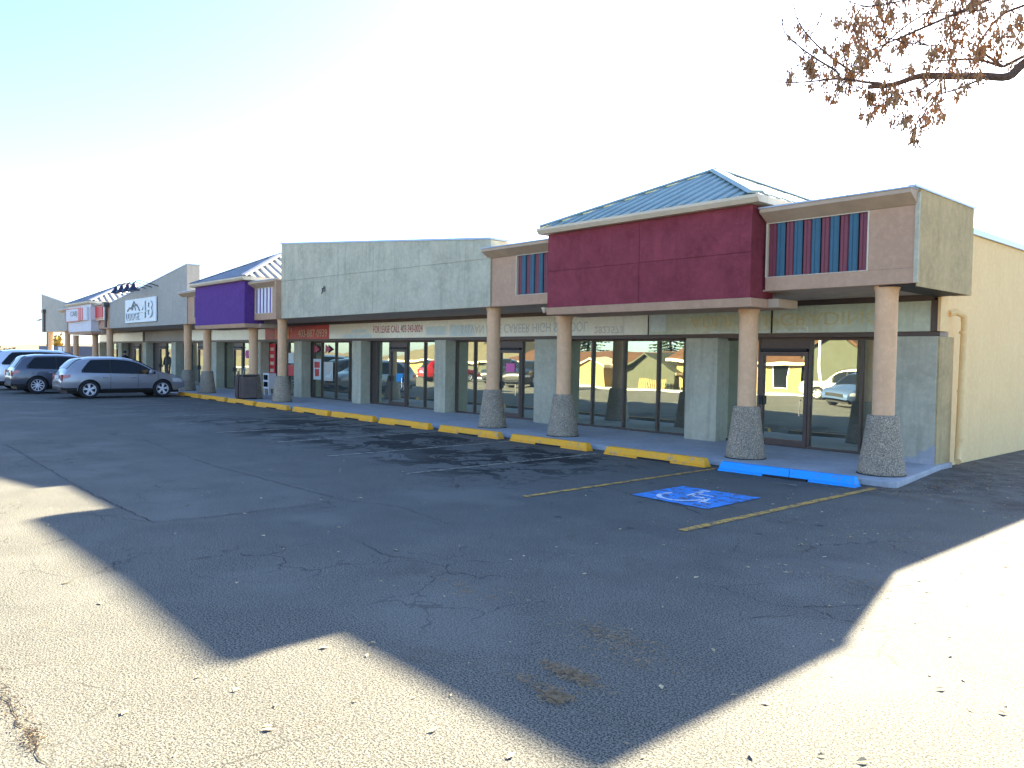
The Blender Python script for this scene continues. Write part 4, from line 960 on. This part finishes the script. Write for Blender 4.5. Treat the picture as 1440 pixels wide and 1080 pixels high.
def spruce(loc, h, r, label, group=None):
    e = tag(empty('spruce_tree', loc), label, 'tree', group)
    MB().tube([(0,0,0),(0,0,h*.97)], [r*.08,.02], 7).build('trunk', 'bark', e); mb = MB()
    z = h*.08
    while z < h*.98:
        q = r*(1-z/h)**.85+.08; nb = 11
        for k in range(nb):
            a = rt.uniform(0, 6.28); l = q*rt.uniform(.7, 1.1); u = Vector((math.cos(a), math.sin(a), 0))
            for j in range(6):
                s_ = (j+.6)/6*l; c = u*s_+Vector((0,0,z-.28*s_+.06*s_*s_)); sd = Vector((-u.y,u.x,0)); wv = (.12+.16*(1-j/6))*r*.5
                d = Vector((u.x*.2,u.y*.2,-.12))*r*.35
                for sgn in (-1, 1):
                    mb.add([c, c+sd*sgn*wv+d*rt.uniform(.6,1.3)+Vector((0,0,rt.uniform(-.1,.1))), c+u*l/5+d*.4], [(0,1,2)])
        z += h*.024
    mb.build('foliage', 'needles', e); return e
spruce((-62.5, -36, 0), 13, 3.0, 'tall spruce behind the left end of the low bungalow')
spruce((-50.5, -36, 0), 12, 2.7, 'spruce behind the bungalow roof, left one of the close pair')
spruce((-47.3, -38, 0), 14, 2.9, 'spruce behind the bungalow roof, right one of the close pair')
spruce((-30, -40, 0), 12, 3.0, 'spruce behind the cream house across the lot')
bush((-20.3, -19, 0), 'rusty leaved small tree beside the tall garage', 5.5, 1.8, 'seed', 900, .14)
bush((-24, -36, 0), 'large olive tree behind the tall garage', 9.5, 4.5, 'oliveleaf', 2500, .28)
bush((-36, -36, 0), 'large olive tree behind the cream house', 9.0, 4.0, 'oliveleaf', 2500, .28)
bush((-72, -40, 0), 'broad olive tree behind the grey house', 8.5, 4.0, 'oliveleaf', 1800, .28)
bush((-8, -36, 0), 'broad olive tree behind the beige house', 9, 4.5, 'oliveleaf', 1800, .28)
BR=[
  [(-1.846,7.385,4.410,0.0232),(-2.081,7.364,4.341,0.0217),(-2.178,7.314,4.246,0.0203),(-2.375,7.312,4.298,0.0174),(-2.532,7.172,4.299,0.0167),(-2.739,7.158,4.354,0.0174),(-2.822,7.073,4.339,0.0145),(-2.985,7.039,4.310,0.0130),(-3.171,6.970,4.319,0.0116)],
  [(-3.060,6.999,4.326,0.0087),(-3.174,6.957,4.359,0.0058),(-3.350,6.804,4.396,0.0051),(-3.590,6.755,4.420,0.0036),(-3.738,6.585,4.407,0.0029),(-3.847,6.589,4.462,0.0014)],
  [(-3.278,6.658,4.351,0.0057),(-3.304,6.642,4.415,0.0049),(-3.398,6.506,4.496,0.0042),(-3.552,6.448,4.644,0.0031),(-3.594,6.293,4.727,0.0023),(-3.629,6.298,4.868,0.0013)],
  [(-3.296,6.955,4.474,0.0059),(-3.456,6.839,4.627,0.0044),(-3.568,6.660,4.783,0.0035),(-3.666,6.610,4.969,0.0025),(-3.636,6.489,5.056,0.0013)],
  [(-3.582,6.685,4.794,0.0021),(-3.534,6.702,4.863,0.0018),(-3.448,6.650,4.949,0.0012)],
  [(-3.376,7.021,4.510,0.0052),(-3.229,7.083,4.583,0.0045),(-3.010,7.065,4.735,0.0039),(-2.897,7.148,4.848,0.0036),(-2.738,7.108,4.878,0.0033),(-2.592,7.202,4.979,0.0030),(-2.447,7.169,5.039,0.0030)],
  [(-2.339,6.743,4.840,0.0042),(-2.577,6.679,4.831,0.0039),(-2.726,6.575,4.805,0.0035),(-2.920,6.565,4.825,0.0029),(-2.996,6.444,4.811,0.0024),(-3.117,6.439,4.885,0.0014)],
  [(-2.300,7.029,4.728,0.0036),(-2.598,6.925,4.774,0.0031),(-2.809,6.783,4.783,0.0024),(-2.998,6.744,4.873,0.0014)],
  [(-2.934,6.877,4.796,0.0026),(-3.215,6.756,4.830,0.0019),(-3.320,6.641,4.844,0.0013)],
  [(-2.709,7.056,4.573,0.0029),(-2.884,6.983,4.632,0.0025),(-3.034,6.841,4.688,0.0019),(-3.220,6.826,4.719,0.0013)],
  [(-2.245,7.399,4.363,0.0066),(-2.414,7.336,4.449,0.0051),(-2.557,7.230,4.460,0.0044),(-2.792,7.209,4.493,0.0029),(-2.998,7.061,4.425,0.0023),(-3.257,7.010,4.478,0.0018)],
  [(-2.029,7.434,4.445,0.0073),(-2.250,7.415,4.368,0.0066)],
  [(-2.273,7.490,4.393,0.0067),(-2.404,7.423,4.528,0.0052),(-2.422,7.348,4.572,0.0045),(-2.284,7.393,4.779,0.0051),(-2.094,7.354,4.803,0.0059),(-1.972,7.446,4.856,0.0074)],
  [(-2.270,7.109,4.219,0.0057),(-2.371,7.103,4.193,0.0048),(-2.478,7.029,4.143,0.0040),(-2.624,7.055,4.139,0.0034),(-2.715,6.969,4.023,0.0028),(-2.818,7.016,3.995,0.0021),(-2.948,6.899,4.013,0.0014)],
  [(-2.622,7.075,4.290,0.0050),(-2.770,7.061,4.219,0.0034),(-2.943,6.946,4.188,0.0029),(-3.051,6.992,4.146,0.0023),(-3.179,6.866,4.082,0.0014)],
  [(-3.272,6.776,4.355,0.0029),(-3.351,6.780,4.290,0.0019),(-3.416,6.699,4.268,0.0011)],
  [(-2.599,7.027,4.120,0.0025),(-2.684,7.036,4.045,0.0020),(-2.763,6.993,3.904,0.0016),(-2.820,7.064,3.847,0.0011)],
  [(-3.586,6.715,4.409,0.0020),(-3.494,6.759,4.476,0.0020),(-3.646,6.597,4.537,0.0014)],
  [(-3.204,6.896,4.436,0.0026),(-3.193,6.862,4.594,0.0020),(-3.180,6.775,4.689,0.0014),(-3.229,6.789,4.798,0.0012)],
  [(-2.586,7.352,4.499,0.0030),(-2.653,7.283,4.679,0.0024),(-2.549,7.211,4.821,0.0022),(-2.510,7.244,4.966,0.0019)],
  [(-2.728,7.129,4.344,0.0036),(-2.682,7.104,4.520,0.0029),(-2.558,7.059,4.620,0.0023),(-2.429,7.144,4.722,0.0019),(-2.335,7.048,4.822,0.0014)],
  [(-2.946,6.945,4.294,0.0029),(-3.086,6.925,4.231,0.0019),(-3.137,6.849,4.223,0.0011)],
  [(-3.328,6.917,4.535,0.0019),(-3.355,6.883,4.643,0.0015),(-3.327,6.808,4.724,0.0012)],
  [(-3.409,6.863,4.574,0.0018),(-3.405,6.839,4.692,0.0013),(-3.372,6.757,4.792,0.0010)],
  [(-3.686,6.607,4.550,0.0014),(-3.523,6.713,4.558,0.0017),(-3.431,6.732,4.484,0.0020)],
  [(-2.403,7.290,4.537,0.0026),(-2.512,7.244,4.614,0.0022),(-2.683,7.138,4.588,0.0018),(-2.876,7.108,4.679,0.0015)],
  [(-2.086,7.342,4.662,0.0022),(-2.221,7.329,4.641,0.0022),(-2.242,7.329,4.474,0.0015)],
]
CL=[(-3.121,6.553,4.847,1.00),(-3.055,6.513,4.757,1.00),(-3.000,6.712,4.916,1.00),(-3.036,6.589,4.700,1.00),(-2.943,6.561,4.694,1.00),(-2.908,6.774,4.876,1.20),(-3.043,7.133,4.887,1.20),(-3.332,6.903,4.891,1.00),(-3.404,6.832,4.908,1.00),(-3.198,6.544,4.757,1.00),(-3.019,6.911,4.696,1.20),(-3.116,6.691,4.604,1.20),(-3.109,6.649,4.501,1.00),(-3.106,6.632,4.407,1.30),(-2.986,6.743,4.492,0.80),(-3.426,7.111,4.513,1.00),(-3.396,7.090,4.388,0.80),(-3.656,6.757,4.858,1.00),(-3.700,6.692,4.940,0.70),(-3.586,6.340,4.700,0.60),(-3.443,6.554,4.611,0.60),(-3.649,6.692,4.657,0.50),(-3.527,6.969,4.319,0.90),(-3.520,7.074,4.316,0.90),(-2.934,7.364,4.295,1.20),(-2.862,6.826,4.112,1.20),(-3.104,7.113,4.176,0.90),(-3.177,7.139,4.159,0.80),(-3.239,6.996,4.102,0.80),(-3.086,6.837,3.991,0.70),(-3.001,7.100,4.020,1.10),(-2.828,6.900,3.921,0.80),(-2.896,7.478,4.107,1.30),(-2.841,7.455,4.075,1.30),(-2.707,7.248,4.111,1.20),(-2.630,7.124,3.978,1.20),(-2.732,7.518,4.112,0.80),(-2.878,7.250,3.940,0.80),(-2.878,7.219,4.771,1.30),(-2.964,7.176,4.722,1.00),(-2.724,6.918,4.920,1.50),(-2.938,6.734,4.961,1.20),(-2.840,6.916,4.986,1.00),(-2.529,7.107,4.465,1.50),(-2.588,6.893,4.411,1.50),(-2.360,7.085,4.414,1.80),(-2.485,7.430,4.432,1.60),(-2.529,6.900,4.183,1.20),(-2.390,6.966,4.137,1.50),(-2.570,7.335,4.190,0.90),(-2.320,7.027,4.558,1.30),(-2.261,7.196,4.687,1.50),(-2.153,7.235,4.539,1.50),(-2.209,7.128,4.512,1.00),(-2.326,7.584,4.549,1.00),(-2.041,7.094,4.428,1.00),(-2.439,7.064,4.630,1.60),(-2.507,6.875,4.626,1.50),(-2.574,7.179,4.658,1.40),(-2.680,6.959,4.379,1.00),(-3.662,6.538,4.448,0.80),(-3.808,6.770,4.492,0.60),(-3.522,6.630,4.327,0.60),(-3.569,6.704,4.591,0.80),(-2.783,7.229,4.882,1.00),(-2.251,6.880,4.635,1.20),(-2.095,6.894,4.645,1.30),(-3.062,6.710,4.519,0.70),(-3.297,6.937,4.781,0.70),(-2.931,7.048,4.602,0.80),(-2.939,6.812,4.409,0.80),(-2.806,6.953,4.380,0.80),(-2.446,7.000,4.286,1.00),(-2.292,7.193,4.510,1.10),(-2.500,6.693,4.767,1.20),(-2.546,7.159,4.864,1.20),(-2.464,7.313,4.943,1.30),(-2.187,7.509,4.784,1.20),(-3.512,6.830,4.719,0.50),(-3.507,7.043,4.661,0.60),(-2.820,6.659,4.484,0.60),(-3.243,6.671,4.527,0.40),(-2.908,7.517,4.038,0.80),(-2.970,7.289,4.224,0.60),(-2.779,7.083,4.211,0.80)]
BR = [[(a,b,c+.05,d) for a,b,c,d in q] for q in BR]; CL = [(a,b,c+.05,d) for a,b,c,d in CL]
# ------------------------------------------------------------------ the ash tree whose limb hangs into view
ta = tag(empty('ash_tree', (2.6, 9.0, 0)), 'ash tree with hanging brown seed keys, its limb reaching in at the top right', 'tree')
def tpart(mb, name, m, **k): o = mb.build(name, m, None, **k); return attach(o, ta)
tpart(MB().tube([(2.6,9.0,-.1),(2.62,9.0,.6),(2.55,9.0,2.0),(2.45,8.95,3.4),(2.5,9.0,5.0),(2.55,9.1,7.0),(2.6,9.2,9.2)], [.30,.22,.19,.18,.14,.09,.03], 12), 'trunk', 'bark', smooth=True)
def smoothpath(pts):
    out = []
    for i in range(len(pts)-1):
        p0, p1, p2, p3 = [Vector(pts[max(0,min(len(pts)-1,i+k))][:3]) for k in (-1,0,1,2)]; r1, r2 = pts[i][3], pts[i+1][3]
        for j in range(4):
            t = j/4; q = .5*((2*p1)+(p2-p0)*t+(2*p0-5*p1+4*p2-p3)*t*t+(3*p1-p0-3*p2+p3)*t**3); out.append((q, r1+(r2-r1)*t))
    out.append((Vector(pts[-1][:3]), pts[-1][3])); return out
BR[0] = [(2.46,8.95,3.5,.085),(.9,8.3,4.3,.055),(-.9,7.6,4.62,.032)]+BR[0]
rb = random.Random(5)
ends = []
for k, b_ in enumerate(BR):
    sp_ = smoothpath(b_); w_ = MB().tube([p for p, r in sp_], [max(r*(2.0 if r < .008 else 1.7), .0048) for p, r in sp_], 7)
    tpart(w_, 'branch', 'bark', smooth=True)
    ends.append(sp_)
# limbs outside the picture that carry the upper twigs
for (q, j) in ((BR[10][0],0),(BR[11][-1],0),(BR[5][-1],0),(BR[6][0],0),(BR[7][0],0),(BR[25-1][-1] if len(BR)>25 else BR[5][-1],0)):
    a = Vector(q[:3]); b_ = Vector((2.5,9.0,5.2)); mid = a.lerp(b_, .5)+Vector((0,0,.5))
    sp_ = smoothpath([(*a, q[3]),(*mid, .03),(*b_, .06)]); tpart(MB().tube([p for p, r in sp_], [r for p, r in sp_], 7), 'branch', 'bark', smooth=True)
tw = MB()
for sp_ in ends[1:]:
    for i in range(2, len(sp_)-1, 2):
        if rb.random() < .95:
            p, r = sp_[i]; d = Vector((rb.uniform(-1,1), rb.uniform(-.6,.6), rb.uniform(-.8,.9))).normalized()*rb.uniform(.08,.24)
            m_ = p+d*.5+Vector((0,0,rb.uniform(-.02,.03))); tw.tube([p, m_, p+d], [.0045,.0036,.0025], 4)
tpart(tw, 'twigs', 'bark')
o = COL.objects[-1]
def key(mb, p, d, L, w_):
    s_ = d.cross(Vector((rb.uniform(-1,1), rb.uniform(-1,1), .2))).normalized()*w_
    mb.add([p, p+d*L*.55+s_, p+d*L, p+d*L*.55-s_], [(0,1,2,3)])
sd = MB()
for _ in range(75):   # more clusters towards the thick end of the limb
    p, r = rb.choice(rb.choice(ends[5:])); CL.append((p.x+rb.gauss(0,.03), p.y+rb.gauss(0,.05), p.z-.02+rb.gauss(0,.03), rb.uniform(.7,1.4)))
for (x, y, z, s) in CL:
    c0 = Vector((x, y, z+.02*s))
    for _ in range(int(38*s)):
        c = c0+Vector((rb.gauss(0,.017)*s, rb.gauss(0,.03)*s, rb.gauss(0,.030)*s-.012*s))
        d = Vector((rb.gauss(0,.28), rb.gauss(0,.28), -1)).normalized(); key(sd, c, d, rb.uniform(.036,.060), rb.uniform(.007,.012))
for sp_ in ends:
    for p, r in sp_:
        if r < .006 and rb.random() < .25:
            for _ in range(rb.randint(2,6)): key(sd, p+Vector((rb.gauss(0,.012),rb.gauss(0,.012),-.01)), Vector((rb.gauss(0,.4), rb.gauss(0,.4), -1)).normalized(), rb.uniform(.026,.042), .007)
# upper crown, above and right of the picture
for k in range(26):
    a = rb.uniform(0, 6.28); b0 = Vector((2.5,9.0,rb.uniform(4.2,8.5))); L = rb.uniform(1.6,3.2)
    tip = b0+Vector((math.cos(a)*L, math.sin(a)*L*.8, rb.uniform(.8,2.2)))
    if tip.x < .4: tip.x = .4+rb.random()
    sp_ = smoothpath([(*b0,.05),(*(b0.lerp(tip,.5)+Vector((0,0,.3))),.025),(*tip,.006)]); tpart(MB().tube([p for p, r in sp_], [r for p, r in sp_], 6), 'branch', 'bark', smooth=True)
    for j in range(34):
        p = b0.lerp(tip, rb.uniform(.35,1.05))+Vector((rb.gauss(0,.35),rb.gauss(0,.35),rb.gauss(0,.3)))
        for _ in range(5): key(sd, p+Vector((rb.gauss(0,.03),rb.gauss(0,.03),rb.gauss(0,.03))), Vector((rb.gauss(0,.3),rb.gauss(0,.3),-1)).normalized(), .04, .007)
o = tpart(sd, 'seed_keys', 'seed'); o['kind'] = 'stuff'
for q in ta.children:
    if q.name.startswith('twigs'): q['kind'] = 'stuff'

# ------------------------------------------------------------------ litter on the asphalt
lf = MB(); rl = random.Random(9)
def leaf(x, y, s, z=.006):
    a = rl.uniform(0, 6.28); c, s_ = math.cos(a)*s, math.sin(a)*s; k = rl.uniform(.35,.6); h = rl.uniform(.1,.5)*s
    lf.add([(x-c,y-s_,z),(x+s_*k,y-c*k,z+h*.6),(x+c,y+s_,z+h*.3),(x-s_*k,y+c*k,z+h)], [(0,1,2),(0,2,3)])
n = 0
while n < 620:
    x, y = rl.uniform(-13, 1), rl.uniform(1.2, 15)
    pr = .10+.9*max(0, (x+8)/8)*(.6 if y < 8 else 1)
    if y > 12.3 and x < -5.0: continue
    if rl.random() < pr: leaf(x, y, rl.choice((.012,.016,.02,.026,.036))); n += 1
for _ in range(120): leaf(-4.9+abs(rl.gauss(0,.5)), rl.uniform(12.3,24), rl.uniform(.01,.026))
for _ in range(70): leaf(rl.uniform(-12,-5.2), 12.25+abs(rl.gauss(0,.10)), rl.uniform(.01,.022), .012)
tag(lf.build('fallen_leaves', 'deadleaf'), 'small dry leaves scattered over the asphalt', 'leaves', kind='stuff')
def debris(cx, cy, rx, ry, n, L):
    for _ in range(n):
        x, y = cx+rl.gauss(0,rx), cy+rl.gauss(0,ry)+.35*(rl.random()-.5)*rx; a = rl.uniform(0,3.14); l = rl.uniform(.3,1)*L; z = rl.uniform(.004,.018)
        dx, dy = math.cos(a)*l/2, math.sin(a)*l/2; k = .0028
        tg.add([(x-dx,y-dy,z),(x+dx,y+dy,z+rl.uniform(-.004,.008)),(x+dx-dy*.08,y+dy+dx*.08,z+.003),(x-dx-k,y-dy+k*2,z+.003)], [(0,1,2,3)])
M['twig'] = mat('twig_litter', (.36,.24,.13), .9, .5, 15)
tg = MB()
for (cx, cy, rx, ry, n, L) in [(-3.28,3.45,.11,.035,420,.05),(-3.12,3.15,.05,.04,260,.05),(-3.30,3.2,.12,.04,120,.04),(-3.6,4.15,.20,.08,220,.05),(-3.3,4.0,.2,.12,140,.045),(-5.05,4.06,.22,.10,90,.045),(-3.1,6.8,.35,.2,120,.05),(-3.5,9.0,.6,.4,120,.05),(-5.1,12.15,.6,.2,300,.06),(-4.7,13.8,.25,.8,260,.06),(-5.35,19,.12,3.0,400,.06),(-9.5,12.25,1.8,.08,260,.05),(-4.85,.79,.28,.02,260,.03),(-4.45,.80,.10,.03,160,.03)]: debris(cx, cy, rx, ry, n, L)

tag(tg.build('twig_litter', M['twig']), 'brown twigs and needles drifted in low spots of the asphalt', 'litter', kind='stuff')
